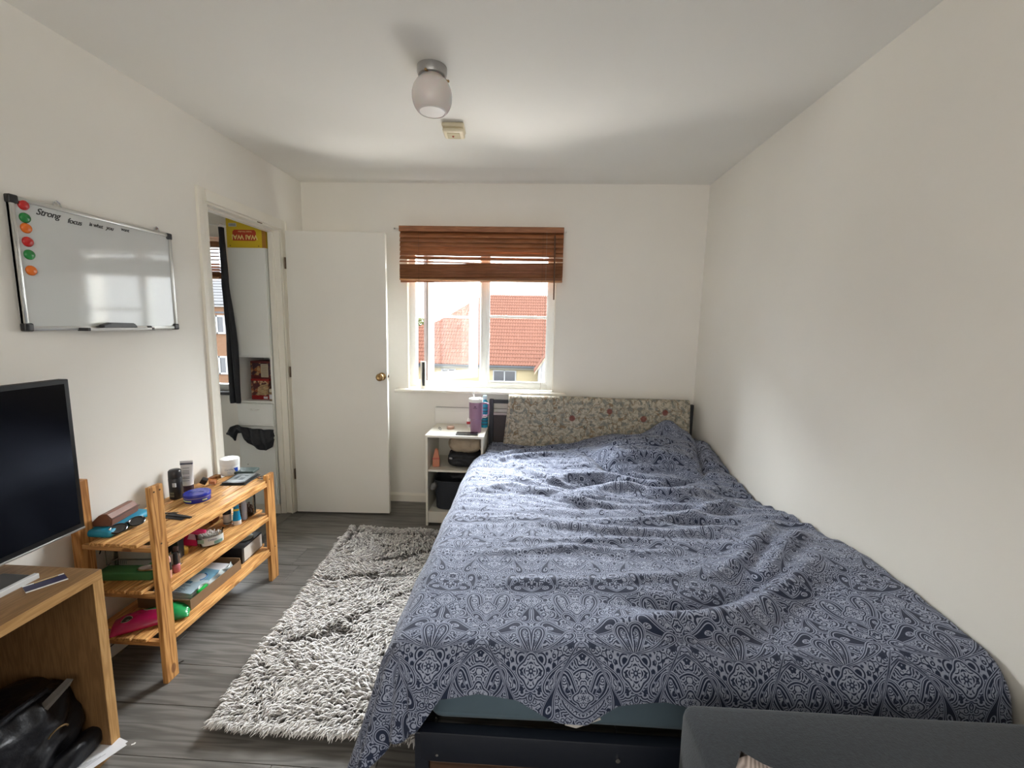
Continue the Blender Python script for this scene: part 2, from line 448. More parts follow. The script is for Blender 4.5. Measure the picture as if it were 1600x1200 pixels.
def ceil_fn(a, b_):
    x = -2.1+a*(W+2.2); y = Y0-.1+b_*(-Y0+.1+.28)
    dz = 0
    if 0 < x < W and y < .001:
        k = max(0, 1-abs(x-1.25)/1.4)
        dz = -.016*math.exp(-((y+.10)/.05)**2)*k+.010*math.exp(-((y+.24)/.06)**2)*k-.006*noise.noise(Vector((x*1.3, y*1.6, 3)))*min(1, -y*4)
        dz = min(dz, .02)
    return Vector((x, y, H+dz))
mb = MB(); mb.grid(120, 220, ceil_fn)
o = mb.build('ceiling', CEIL, None, True, 0); o['kind'] = 'structure'
struct('roof_slab', MB().box(-2.1, W+.1, Y0-.1, .28, H+.03, H+.2), CEIL)

fl = struct_root('floor')
rng = random.Random(3)
pm = None
for r in range(25):
    y1 = .06-.188*r+.0; y1 = -.035-.188*(r-1) if r else .153
    y0 = y1-.188
    xs = -2.0-rng.uniform(.1, 1.0)
    while xs < W:
        xe = min(xs+1.26, W); xa = max(xs, -2.0)
        if xe-xa > .05 and y0 > Y0-.1:
            MB().box(xa+.0008, xe-.0008, max(y0, Y0)+.0009, min(y1, -.0)-.0009 if y1 < 0 else 0, -.012, 0, .0008, seg=1).build('plank', FLOORM, fl)
        xs += 1.26
MB().box(-2.0, W, Y0, 0, -.06, -.0122).build('underlay', mat('dark_underlay', (.02, .02, .02), .9), fl)

def skirting(name, poly, axis, a, b_):
    struct(name, MB().prism(poly, axis, a, b_), GLOSS)
skirting('baseboard_back', [(-.002, 0), (-.016, 0), (-.016, .052), (-.010, .06), (-.006, .066), (-.002, .068)], 'x', .018, W-.02)
skirting('baseboard_left', [(.002, 0), (.016, 0), (.016, .052), (.010, .06), (.006, .066), (.002, .068)], 'y', Y0, -1.045)
skirting('baseboard_right', [(W-.002, 0), (W-.016, 0), (W-.016, .052), (W-.010, .06), (W-.006, .066), (W-.002, .068)], 'y', Y0, -.02)

# door frame: architrave boards, lining, stop
fr = struct_root('trim_1')
def arch_prof(y0, y1): return [(0, y0), (.016, y0), (.016, y0+.012), (.011, y0+.018), (.013, (y0+y1)/2), (.009, y1-.006), (.007, y1), (0, y1)]
MB().prism([(p[0], p[1]) for p in arch_prof(-1.045, -.985)], 'z', 0, 2.058).build('upright', GLOSS, fr)
MB().prism([(p[0], -p[1]-.535) for p in arch_prof(-.300, -.237)], 'z', 0, 2.058).build('upright', GLOSS, fr)
MB().box(0, .015, -.985, -.30, 1.998, 2.058, .003).build('head_board', GLOSS, fr)
MB().box(-.07, .004, -.985, -.968, 0, 2.0, .001).build('lining', GLOSS, fr)
MB().box(-.07, .004, -.317, -.30, 0, 2.0, .001).build('lining', GLOSS, fr)
MB().box(-.07, .004, -.968, -.317, 1.985, 2.002, .001).build('lining', GLOSS, fr)
MB().box(-.07, -.034, -.968, -.955, 0, 1.985, .001).build('door_stop', GLOSS, fr)
MB().box(-.07, -.034, -.330, -.317, 0, 1.985, .001).build('door_stop', GLOSS, fr)
MB().box(-.07, -.034, -.955, -.330, 1.972, 1.985, .001).build('door_stop', GLOSS, fr)
MB().box(-.004, .0055, -.55, -.50, 1.988, 1.9935, .001).build('catch_plate', mat('worn_brown_metal', (.10, .06, .04), .4, .6), fr)
struct('trim_2', MB().prism([(-.075, 0), (.006, 0), (.0, .007), (-.035, .009), (-.069, .007)], 'y', -.968, -.317), mat('grey_threshold_strip', (.16, .15, .135), .4, .3))

# the open door leaf, parallel to the window wall
dr = struct_root('door_1', (.034, -.30, 0))
dr.rotation_euler = (0, 0, .045)
MB().box(0, .6715, 0, .036, .012, 1.99, .0015).build('door_leaf', DOORW, dr)
mb = MB(); M = Matrix.Translation((.635, 0, 1.018)) @ Matrix.Rotation(PI/2, 4, 'X')
mb.lathe([(.0285, 0), (.0285, .003), (.020, .006), (.012, .010), (.010, .030), (.0135, .037), (.0235, .044), (.0265, .052), (.0255, .060), (.020, .066), (.014, .068), (.010, .066), (0, .065)], M=M)
mb.build('knob', BRASS, dr, True, 50)
mb = MB(); M = Matrix.Translation((.635, .036, 1.018)) @ Matrix.Rotation(-PI/2, 4, 'X')
mb.lathe([(.0285, 0), (.020, .006), (.010, .015), (.012, .033), (.0265, .045), (.024, .06), (0, .065)], M=M); mb.build('knob', BRASS, dr, True, 50)
MB().box(.6713, .6725, .009, .027, .99, 1.045, .0004).build('latch_plate', BRASS, dr)
MB().box(.672, .679, .013, .023, 1.010, 1.026, .001).build('latch_bolt', mat('dark_latch', (.08, .05, .03), .4, .8), dr)
for z in (.26, 1.0, 1.74):
    mb = MB(); mb.cyl((-.006, -.002, z), (-.006, -.002, z+.075), .005); mb.box(-.006, .0, -.0015, .030, z, z+.075)
    mb.build('hinge', mat('old_hinge', (.13, .09, .06), .45, .7), dr)

# ---- window 1
def glazed_bars(mb, x0, x1, z0, z1, y0, y1, w_, bev=.004):
    mb.box(x0, x0+w_, y0, y1, z0, z1, bev); mb.box(x1-w_, x1, y0, y1, z0, z1, bev)
    mb.box(x0+w_*.8, x1-w_*.8, y0, y1, z0, z0+w_, bev); mb.box(x0+w_*.8, x1-w_*.8, y0, y1, z1-w_, z1, bev)
w1 = struct_root('window_1', (0, 0, 0))
mb = MB(); glazed_bars(mb, WX0+.002, WX1-.002, WZ0+.017, WZ1-.002, .055, .12, .050); mb.box(1.312, 1.374, .05, .12, WZ0+.04, WZ1-.03, .006)
mb.box(1.322, 1.364, .042, .056, WZ0+.05, WZ1-.04, .004)
mb.build('window_frame', UPVC, w1, True)
mb = MB()                                       # beads of the fixed light
glazed_bars(mb, 1.372, 1.827, .950, 1.985, .062, .078, .014, .003)
mb.build('glazing_bead', UPVC, w1)
MB().box(1.374, 1.826, .068, .084, 1.444, 1.462, .003).build('glazing_bar', UPVC, w1)
MB().box(1.37, 1.83, .088, .092, .945, 1.985).build('pane', GLASS, w1)
sx, sy = 1.255-.915, .42-.05
rz = math.atan2(sy, sx); L = math.hypot(sx, sy)
sash = bpy.data.objects.new('sash', None); COL.objects.link(sash); sash.parent = w1; sash.location = (.915, .062, 0); sash.rotation_euler = (0, 0, rz)
mb = MB(); glazed_bars(mb, 0, L, .950, 1.985, -.002, .052, .058, .005); mb.build('sash_frame', UPVC, sash, True)
mb = MB(); mb.box(-.004, .002, .004, .048, .955, 1.98); mb.box(0, L, .004, .048, .944, .951); mb.build('gasket', mat('brown_gasket', (.14, .10, .09), .6), sash)
MB().box(.056, L-.056, .012, .030, 1.440, 1.458, .003).build('glazing_bar', UPVC, sash)
MB().box(.05, L-.05, .024, .028, 1.00, 1.935).build('pane', GLASS, sash)
mb = MB(); mb.box(L-.040, L-.016, -.014, -.001, 1.42, 1.49, .004); mb.box(L-.115, L-.02, -.028, -.012, 1.448, 1.464, .005); mb.build('handle', WPL, sash, True)
mb = MB(); mb.box(.90, 1.27, .075, .095, .952, .956); mb.build('friction_stay', ALU, w1)
# reveal boards and sill
struct('trim_3', MB().box(WX0, WX0+.006, -.002, .055, .9, WZ1, .002), GLOSS)
struct('trim_4', MB().box(WX1-.006, WX1, -.002, .055, .9, WZ1, .002), GLOSS)
mb = MB(); mb.box(.690, 1.966, -.078, -.001, .880, .9015, .008, seg=3); mb.box(WX0+.001, WX1-.001, -.02, .058, .8851, .9012, .002)
struct('trim_5', mb, GLOSS, None, True)
t = thing('draught_brush', 'slim cream strip with black bristles standing at the gap beside the open sash', 'brush', (.888, .006, .9015))
MB().box(-.020, .020, 0, .016, 0, .205, .003).build('backing', GLOSS, t)
MB().box(-.004, .012, -.007, .001, .02, .198).sub(5).rough(.004, 260).build('bristles', BPL, t)

# ---- kitchen window
w2 = struct_root('window_2')
mb = MB(); glazed_bars(mb, KX0+.002, KX1-.002, KZ0+.002, KZ1-.002, .06, .12, .05); mb.box(-1.13, -1.07, .06, .12, KZ0+.05, KZ1-.05); mb.build('window_frame', UPVC, w2, True)
MB().box(KX0+.05, KX1-.05, .088, .092, KZ0+.05, KZ1-.05).build('pane', GLASS, w2)
MB().box(KX0-.03, KX1+.03, -.02, .06, KZ0-.022, KZ0+.002, .004).build('sill_board', mat('black_sill', (.02, .02, .022), .4), w2)

# ------------------------------------------------------------------ outside
ROOFT = None
def roof_tiles():
    # S-profile pantiles on the slope, clipped to the hipped outline
    m, b = newmat('terracotta_pantile', .85, .2)
    oc = coord('Object')
    n1 = noise_n(oc, 3.0, 4); n2 = noise_n(oc, 14, 2)
    c = mixc(n1, (.115, .042, .026), (.175, .070, .045)); c = mixc(n2*.5, c, (.14, .075, .055))
    S.nt.links.new(c, b.inputs['Base Color'])
    eave = Vector((0, 30, -1.72)); up = Vector((0, 8.2, 5.78)).normalized(); nr = Vector((0, -up.z, up.y))
    out = [(-16, 4.2), (-9.62, 3.84), (-8.08, 4.7), (-7.56, 5.1), (-6.69, 5.5), (-5.88, 6.3), (-4.79, 7.7), (-3.54, 9.3), (-2.59, 10.03), (16, 10.1)]
    # second entry: distance up the slope
    pitch, gauge = .21, .46
    nx = int(24/pitch); V = []; F = []
    xs = np.linspace(-14, 10, nx*6+1)
    lim = np.interp(xs, [p[0] for p in out], [p[1] for p in out])
    ph = (xs/pitch) % 1
    prof = .035*np.sin(2*PI*ph)+.02*(ph > .9)
    rows = int(10.3/gauge)+1
    n = len(xs)
    for r in range(rows):
        for k, (s_, hh) in enumerate(((r*gauge, .075), ((r+1)*gauge+.02, .03), (r*gauge, 0.0))):
            d = np.minimum(s_, lim)
            d = np.where(r*gauge > lim, lim, d)
            for i in range(n):
                p = eave+up*float(d[i])+nr*float(hh+prof[i] if k < 2 else -.02)
                V.append((xs[i], p.y, p.z))
        b0 = r*3*n
        for i in range(n-1):
            if r*gauge < min(lim[i], lim[i+1]):
                F.append((b0+i, b0+i+1, b0+n+i+1, b0+n+i)); F.append((b0+2*n+i, b0+2*n+i+1, b0+i+1, b0+i))
    me = bpy.data.meshes.new('roof_tile'); me.from_pydata(V, [], F); me.materials.append(m); return me, m
hs = thing('house', 'cream house with a red pantile hipped roof seen through the bedroom window', 'house', (0, 30, -6))
me, TILE = roof_tiles()
o = bpy.data.objects.new('roof_tile', me); COL.objects.link(o); o.parent = hs; o.location = (0, -30, 6); o['kind'] = 'stuff'
CREAMW = mat('cream_render', (.36, .30, .185), .9, var=.03)
WHITEO = mat('white_fascia', (.30, .31, .32), .6)
mb = MB(); mb.box(-14, 10, .35, 7.6, -.1, 4.15); mb.build('wall', CREAMW, hs)
mb = MB(); mb.prism([(.30, 4.1), (7.6, 4.1), (7.6, 9.5)], 'x', 1.5, 10); mb.prism([(.4, 4.1), (7.6, 4.1), (7.6, 6.2)], 'x', -14, 1.5); mb.build('loft_wall', CREAMW, hs)
MB().box(-14, 10, -.10, .06, 4.14, 4.27, .02).build('gutter', mat('grey_gutter', (.035, .042, .055), .5), hs)
MB().box(-14, 10, .06, .36, 3.98, 4.16).build('fascia', mat('pale_fascia', (.14, .135, .115), .6), hs)
def far_window(x0, x1, z0, z1, y=.34, nb=1, parent=hs):
    mb = MB(); glazed_bars(mb, x0, x1, z0, z1, y-.06, y+.06, .09, 0)
    for k in range(nb): xc = x0+(x1-x0)*(k+1)/(nb+1); mb.box(xc-.04, xc+.04, y-.06, y+.06, z0, z1)
    o = mb.build('window', WHITEO, parent)
    MB().box(x0+.08, x1-.08, y-.02, y+.02, z0+.08, z1-.08).build('pane', mat('far_window_glass', (.05, .052, .06), .15), o)
far_window(-1.30, .50, 2.95, 3.90, nb=1); far_window(-5.3, -4.2, 3.45, 3.92, nb=1); far_window(-9.6, -8.2, 2.9, 3.9)
# gabled wing with its own tiles
wg = thing('gabled_house_wing', 'white gabled house wing with a tiled rake beside the cream wall', 'house', (3.6, 27.6, -6))
mb = MB(); mb.prism([(-1.45, 0), (1.45, 0), (1.45, 4.4), (0, 6.6), (-1.45, 4.4)], 'y', 0, 2.0); mb.build('wall', WHITEO, wg)
for s_ in (-1, 1):
    mb = MB()
    for k in range(12):
        a = k/12; b_ = (k+1.1)/12
        mb.prism([(s_*(1.75-1.75*a), 4.08+2.66*a+.09), (s_*(1.75-1.75*b_), 4.08+2.66*b_+.05), (s_*(1.75-1.75*b_), 4.08+2.66*b_), (s_*(1.75-1.75*a), 4.08+2.66*a)], 'y', -.25, 2.1)
    mb.build('roof_slope', TILE, wg)
    mb = MB(); mb.prism([(s_*1.72, 3.93), (s_*1.72, 4.12), (0, 6.72), (0, 6.5)], 'y', -.22, -.16); mb.build('bargeboard', mat('buff_bargeboard', (.26, .21, .15), .6), wg)
far_window(-1.0, -.45, 2.9, 3.5, y=-.02, parent=wg)
# brick house beyond the kitchen window
bh = thing('brick_house', 'orange brick house with grey roof and white windows seen through the kitchen window', 'house', (-15.6, 20, -6))
m, b = newmat('orange_brick', .9, .2)
bt = S.nt.nodes.new('ShaderNodeTexBrick'); bt.inputs['Scale'].default_value = 1; bt.inputs['Brick Width'].default_value = .225; bt.inputs['Row Height'].default_value = .075; bt.inputs['Mortar Size'].default_value = .006
bt.inputs['Color1'].default_value = (.15, .075, .038, 1); bt.inputs['Color2'].default_value = (.125, .060, .030, 1); bt.inputs['Mortar'].default_value = (.12, .105, .09, 1)
mp = S.nt.nodes.new('ShaderNodeMapping'); mp.inputs['Rotation'].default_value = (PI/2, 0, 0); S.nt.links.new(coord('Object'), mp.inputs[0]); S.nt.links.new(mp.outputs[0], bt.inputs[0])
S.nt.links.new(bt.outputs[0], b.inputs['Base Color'])
MB().box(-8, 5, 0, 8, 0, 8.2).build('wall', m, bh)
GR = mat('grey_roof_tile', (.085, .085, .09), .8)
for s_ in range(14):
    a = s_*.17
    MB().box(-8.3, 5.3, -.35+a*1.5, -.35+(s_+1.15)*.17*1.5, 8.15+a, 8.15+a+.07, rot=Matrix.Rotation(.5, 4, 'X')).build('tile_course', GR, bh)
MB().box(-8.3, 5.3, -.2, 0, 8.0, 8.2).build('gutter', WHITEO, bh)
for x in (-2.3, -.2, 1.6):
    for z in (6.55, 4.35, 2.2):
        far_window(x, x+.9, z, z+1.0, y=-.02, nb=1, parent=bh)
MB().box(-8, 5, -.03, 0, 7.65, 7.75).build('string_course', mat('blue_grey_brick', (.06, .065, .075), .8), bh)
# tree beyond
def tree(name, label, loc, r, h, seed):
    t = thing(name, label, 'tree', loc)
    MB().cyl((0, 0, 0), (0, 0, h), .25, .12, 8).build('trunk', mat('bark', (.05, .04, .03), .9), t)
    rg = np.random.RandomState(seed); n = 1600
    d = rg.normal(size=(n, 3)); d /= np.linalg.norm(d, axis=1)[:, None]; rad = rg.uniform(.55, 1, n)[:, None]**.5
    c = d*rad*np.array([r, r, r*.8])+np.array([0, 0, h+r*.5]); s_ = .22
    a = rg.normal(size=(n, 3))*s_; b_ = rg.normal(size=(n, 3))*s_
    V = np.stack([c, c+a, c+b_], 1).reshape(-1, 3); F = np.arange(n*3).reshape(-1, 3)
    me = bpy.data.meshes.new('foliage'); me.from_pydata(V.tolist(), [], F.tolist()); me.materials.append(mat('tree_leaf', (.10, .11, .035), .8, var=.3, vscale=2))
    o = bpy.data.objects.new('foliage', me); COL.objects.link(o); o.parent = t; o['kind'] = 'stuff'
tree('tree', 'small green tree showing just above the roof at the gap beside the sash', (-11.4, 46, -6), 2.6, 4.6, 4)
o = MB().box(-60, 60, .4, 90, -6.2, -6).build('ground', mat('grey_street', (.06, .06, .055), .9, var=.1, vscale=.5)); o['kind'] = 'structure'

# ------------------------------------------------------------------ blinds
def blind(name, label, x0, x1, y, ztop, hang, n_hang, stack_top, stack_bot_l, stack_bot_r, n_stack, tilt=58, openlast=True, skew=0):
    t = thing(name, label, 'blind', ((x0+x1)/2, y, ztop))
    hw = (x1-x0)/2
    MB().box(-hw, hw, -.028, .028, -.038, 0, .003).build('headrail', BLINDW, t)
    sl = MB(); arc = [(.0055*(1-(k/4)**2), .0215*k/4) for k in range(-4, 5)]
    sl.prism([(-a[0]+.003, a[1]) for a in arc]+[(-a[0]+.0055, a[1]) for a in arc[::-1]], 'x', -hw, hw); ob = sl.build('slat', BLINDW, t, True); me = ob.data
    zs = [ -.038-hang*(k+.5)/n_hang for k in range(n_hang)]
    for k, z in enumerate(zs):
        a = math.radians(90-tilt)
        sag = 0
        if openlast and k >= n_hang-2: a += (.35, .75)[k-(n_hang-2)]; sag = (.004, .010)[k-(n_hang-2)]
        o2 = ob if k == 0 else inst('slat', me, t)
        o2.location = (0, 0, z); o2.rotation_euler = (-a, sag, 0)
    top = stack_top-ztop
    for k in range(n_stack):
        f = (k+.5)/n_stack
        zl = top+(stack_bot_l+.012-ztop-top)*f; zr = top+skew+(stack_bot_r+.012-ztop-top-skew)*f
        th = (zl-zr)/(2*hw)
        inst('slat', me, t, (0, random.uniform(-.002, .002), (zl+zr)/2), (PI/2-.12+random.uniform(-.05, .05), th, 0))
    th = (stack_bot_l-stack_bot_r)/(2*hw)
    MB().box(-hw, hw, -.026, .026, 0, .012, .003).build('bottom_rail', mat('orange_varnished_rail', (.40, .19, .08), .4), t).location = (0, 0, (stack_bot_l+stack_bot_r)/2-ztop)
    t.children[-1].rotation_euler = (0, th, 0)
    CORD = mat('brown_cord', (.14, .07, .04), .8)
    for xc in (-hw+.142, hw-.145):
        mb = MB()
        for dy in (-.027, .027): mb.cyl((xc, dy, -.038), (xc, dy, stack_bot_l-ztop), .0012, n=6)
        mb.build('ladder_cord', CORD, t)
    return t, hw
t, hw = blind('wooden_blind', 'reddish brown wooden slat blind half raised over the bedroom window', .741, 1.914, -.05, 2.078, .224, 7, 1.808, 1.690, 1.712, 11, skew=.024)
mb = MB(); mb.cyl((hw-.063, -.032, -.035), (hw-.063, -.034, -.06), .002, n=8); mb.cyl((hw-.063, -.034, -.055), (hw-.058, -.036, -.50), .0055, .0048, n=10)
mb.build('tilt_wand', mat('dark_wand', (.10, .045, .022), .35), t, True)
mb = MB(); mb.tube([(hw-.12, -.033, -.03), (hw-.118, -.037, -.6), (hw-.128, -.05, -1.0), (hw-.137, -.088, -1.14), (hw-.137, -.088, -1.175)], .0012, 6); mb.build('pull_cord', mat('pale_brown_cord', (.30, .24, .19), .8), t)
t, _ = blind('kitchen_blind', 'dark wooden slat blind half raised over the kitchen window', KX0+.02, KX1-.01, -.035, 1.955, .10, 4, 1.80, 1.69, 1.69, 5, tilt=15, openlast=False)
t = thing('curtain_wire_hook', 'small steel screw hook on wall at the top left corner of the wooden blind', 'hook', (.70, -.002, 2.072))
mb = MB(); mb.cyl((-.012, 0, 0), (-.012, -.006, 0), .006, n=10); mb.tube([(-.012, -.004, 0), (-.004, -.03, -.002), (.02, -.035, -.006), (.034, -.03, -.006)], .0018, 6); mb.build('screw_hook', CHROME, t, True)
MB().box(.022, .032, -.006, 0, -.16, -.02, .001).build('wall_bracket', GLOSS, t)
t = thing('curtain_hook', 'tiny white hook on wall at the top right corner of the wooden blind', 'hook', (1.932, -.002, 2.062))
mb = MB(); mb.cyl((0, 0, 0), (0, -.012, 0), .009, .005, n=12); mb.tube([(0, -.01, 0), (.004, -.02, .004), (.008, -.022, .012)], .002, 6); mb.build('hook_body', WPL, t, True)

# ------------------------------------------------------------------ ceiling fittings
t = thing('ceiling_light', 'flush ceiling light with grey metal base and opal glass egg shade', 'lamp', (1.293, -1.43, H))
mb = MB(); mb.lathe([(.058, .004), (.058, -.022), (.054, -.034), (.044, -.036), (.044, -.030), (.03, -.030), (0, -.03)]); mb.build('base', mat('satin_grey_metal', (.34, .335, .33), .3, .55), t, True)
for k in range(3):
    a = k*2*PI/3+.35; mb = MB(); mb.cyl((.040*math.cos(a), .040*math.sin(a), -.034), (.062*math.cos(a), .062*math.sin(a), -.040), .0035, n=8); mb.sph((.063*math.cos(a), .063*math.sin(a), -.04), .0055, 10); mb.build('retaining_screw', BRASS, t, True)
pr = [(.040, -.028)]+[(.079*math.sin(x)**.85, -.106-.0+.077*math.cos(x)) for x in np.linspace(.62, 2.45, 22)]
zb = pr[-1][1]; rb = pr[-1][0]
m, b = newmat('opal_glass', .25, .5); b.inputs['Base Color'].default_value = (.62, .58, .56, 1); b.inputs['Subsurface Weight'].default_value = .4; b.inputs['Subsurface Scale'].default_value = .03
mb = MB(); mb.lathe(pr+[(rb-.004, zb), (rb-.004, zb+.004), (0, zb+.006)], n=40); mb.build('shade', m, t, True, 60)
MB().cyl((0, 0, zb+.0045), (0, 0, zb+.0015), rb-.005, n=32).build('bottom_disc', mat('pale_opal', (.80, .76, .72), .3), t, True)
t = thing('smoke_detector', 'small cream square smoke detector on the ceiling', 'smoke detector', (1.285, -.905, H), .06)
DET = mat('aged_cream_plastic', (.70, .62, .45), .45)
MB().box(-.056, .056, -.056, .056, -.020, .001, .008, seg=3).build('base', DET, t, True)
MB().box(-.053, .053, -.053, .053, -.042, -.021, .012, seg=3).build('cover', DET, t, True)
MB().box(-.032, .032, -.032, .032, -.0445, -.0415, .003).build('grille', mat('tan_grille', (.50, .43, .27), .6), t)
MB().sph((-.004, .002, -.045), .0055, 12).build('test_button', mat('red_indicator', (.35, .05, .03), .3), t, True)

# ------------------------------------------------------------------ whiteboard
t = thing('whiteboard', 'aluminium framed whiteboard with black plastic corners on the left wall', 'whiteboard', (.004, -1.562, 1.562))
hw, hh = .321, .218
m, b = newmat('gloss_white_enamel', .07, .5); b.inputs['Base Color'].default_value = (.60, .62, .61, 1)
MB().box(.002, .012, -hw, hw, -hh, hh).build('writing_surface', m, t)
for nm, a in (('top', (-hw, hw, hh-.014, hh)), ('bottom', (-hw, hw, -hh, -hh+.014)), ('l', (-hw, -hw+.014, -hh, hh)), ('r', (hw-.014, hw, -hh, hh))):
    MB().box(0, .018, *a, .003).build('frame_bar', ALU, t, True)
for sy_ in (-1, 1):
    for sz in (-1, 1):
        mb = MB(); c = (sy_*(hw-.011), sz*(hh-.011))
        mb.box(-.001, .0205, c[0]-.014, c[0]+.014, c[1]-.014, c[1]+.014, .005, seg=3); mb.build('corner_cap', BPL, t, True)
for y in (-1.728+1.562, -1.309+1.562):
    mb = MB(); mb.tube([(.006, y-.016, hh-.002), (.006, y-.010, hh+.014), (.006, y, hh+.021), (.006, y+.010, hh+.014), (.006, y+.016, hh-.002)], .002, 6)
    mb.cyl((.002, y, hh+.012), (.010, y, hh+.012), .004, n=10); mb.build('hanging_loop', CHROME, t, True)
mb = MB(); mb.prism([(.012, -hh-.001), (.052, -hh-.001), (.052, -hh+.008), (.049, -hh+.008), (.049, -hh+.002), (.012, -hh+.002)], 'y', -.135, .140); mb.build('pen_tray', mat('grey_white_tray', (.55, .55, .53), .4), t)
for y in (-.142, .140): MB().box(.012, .054, y-.006, y+.006, -hh-.003, -hh+.009, .002).build('tray_end', BPL, t)
INK = mat('black_marker_ink', (.01, .01, .012), .5)
for wd_, sz_, y_, z_, sh_ in (('Strong', .031, -.206, .184, .45), ('focus', .026, -.116, .177, .35), ('is what', .0205, -.035, .182, .3), ('you', .0215, .020, .183, .5), ('want', .020, .088, .191, .3)):
    text('handwriting', wd_, sz_, INK, t, (.0124, y_, z_), FX, shear=sh_, offset=.0003, space=.92)
pos = ['topmost', 'second', 'third', 'fourth', 'fifth', 'bottom']
for k, (z, c) in enumerate(((1.757, 'red'), (1.716, 'green'), (1.683, 'orange'), (1.639, 'red'), (1.597, 'green'), (1.545, 'orange'))):
    col = {'red': (.50, .022, .02), 'green': (.02, .22, .05), 'orange': (.75, .17, .02)}[c]
    t = thing('round_magnet', f'{c} round magnet on the whiteboard, {pos[k]} of the column of six' if k not in (0, 5) else f'{c} round magnet on the whiteboard, {"topmost" if k == 0 else "lowest"} of the six', 'magnet', (.0162, -1.842, z), 0, 'coloured magnets down the side of the whiteboard')
    mb = MB(); mb.lathe([(.0165, 0), (.0165, .003), (.0145, .0065), (.009, .009), (0, .0098)], M=Matrix.Rotation(PI/2, 4, 'Y')); mb.build('magnet_cap', mat(c+'_gloss_plastic', col, .2), t, True, 60)
t = thing('board_eraser', 'black whiteboard eraser lying on the pen tray', 'eraser', (.035, -1.562, 1.347))
mb = MB(); mb.prism([(-.075, .004), (.075, .004), (.075, .012), (.062, .024), (-.040, .026), (-.075, .016)], 'x', -.012, .012); bmesh.ops.bevel(mb.bm, geom=mb.bm.edges[:], offset=.003, segments=2, affect='EDGES'); mb.build('grip', BPL, t, True)
MB().box(-.011, .011, -.073, .073, 0, .005).build('felt_pad', mat('grey_felt', (.08, .08, .08), .95), t)
t = thing('marker_pen', 'white marker pen with black cap on the tray beside the board eraser', 'pen', (.036, -1.455, 1.3535))
mb = MB(); mb.cyl((0, -.028, 0), (0, .020, 0), .0055, n=14); mb.build('barrel', WPL, t, True)
MB().cyl((0, .020, 0), (0, .043, 0), .0062, n=14).build('cap', BPL, t, True)

# ------------------------------------------------------------------ bed
BX0, BX1, BYH, BYF = 1.425, 2.885, -.10, -2.19
t = thing('bed', 'double bed with dark metal frame against the right wall below the window', 'bed', (0, 0, 0))
for x in (1.425, 2.868): MB().box(x-.016, x+.016, BYH-.016, BYH+.016, 0, .852, .003).build('head_post', BLACKM, t)
MB().box(1.44, 2.853, BYH-.013, BYH+.013, .822, .848, .003).build('head_rail', BLACKM, t)
MB().box(1.44, 2.853, BYH-.008, BYH+.008, .30, .735, .004).build('headboard_panel', mat('dark_brown_panel', (.035, .026, .025), .6, var=.1, vscale=30), t)
MB().box(1.44, 2.853, BYH-.012, BYH+.012, .735, .752, .002).build('head_rail', mat('pale_inner_rail', (.38, .33, .31), .5), t)
for x in (1.435, 2.86): MB().box(x-.02, x+.02, BYF-.02, BYF+.02, 0, .262, .003).build('foot_post', NAVY, t)
MB().box(1.43, 2.87, BYF-.024, BYF+.012, .175, .268, .005).build('foot_rail', NAVY, t, True)
for x in (1.43, 2.87): MB().box(x-.014, x+.014, BYF, BYH, .17, .26, .004).build('side_rail', NAVY, t)
MB().cyl((1.98, BYF-.0245, .222), (1.98, BYF-.030, .222), .0065, n=16).build('bolt', CHROME, t, True)
mb = MB(); mb.cyl((1.48, BYF-.0245, .20), (1.48, BYF-.027, .20), .004, n=10); mb.build('bolt', CHROME, t)
MB().box(1.455, 2.84, BYF-.012, BYF+.006, .085, .165, .003).build('foot_board', wood_material('dark_walnut', (.045, .022, .012), (.075, .038, .022), (.10, .052, .03), 'x', 1, .5, False), t)
for k in range(9):
    y = -.3-k*.22; MB().box(1.445, 2.855, y-.035, y+.035, .235, .25, .002).build('slat', PINE_X, t)

def sstep(a, b_, x): 
    u_ = np.clip((x-a)/(b_-a), 0, 1); return u_*u_*(3-2*u_)
def vnoise(x, y, s): 
    return np.array([noise.noise(Vector((a, b_, s))) for a, b_ in zip(x.ravel(), y.ravel())]).reshape(x.shape)
# mattress with a fitted sheet: a soft slab, hanging a little low at its near edge
def slab(x0, x1, y0, y1, z0, z1, r, nx, ny, nz, fn=None):
    bm = MB(); bm.box(x0, x1, y0, y1, z0, z1, r, seg=5); bm.sub(3)
    if fn:
        for v in bm.bm.verts: v.co += fn(v.co)
    return bm
def mfn(c):
    d = Vector((0, 0, 0)); k = max(0, (c.y+1.9)/(-.28)) if c.y < -1.9 else 0
    d.z = (-.012*math.sin(c.x*5+1)+.004*math.sin(c.x*23))*k
    d.y = -.012*math.sin(c.x*7)*k*(1 if c.z > .3 else .6)
    return d
m_ = slab(1.442, 2.872, -2.185, -.125, .268, .445, .045, 1, 1, 1, mfn)
o = m_.build('mattress', SHEET, None, True, 60)
tag(o, 'thick mattress in a slate blue fitted sheet showing below the duvet hem', 'mattress')

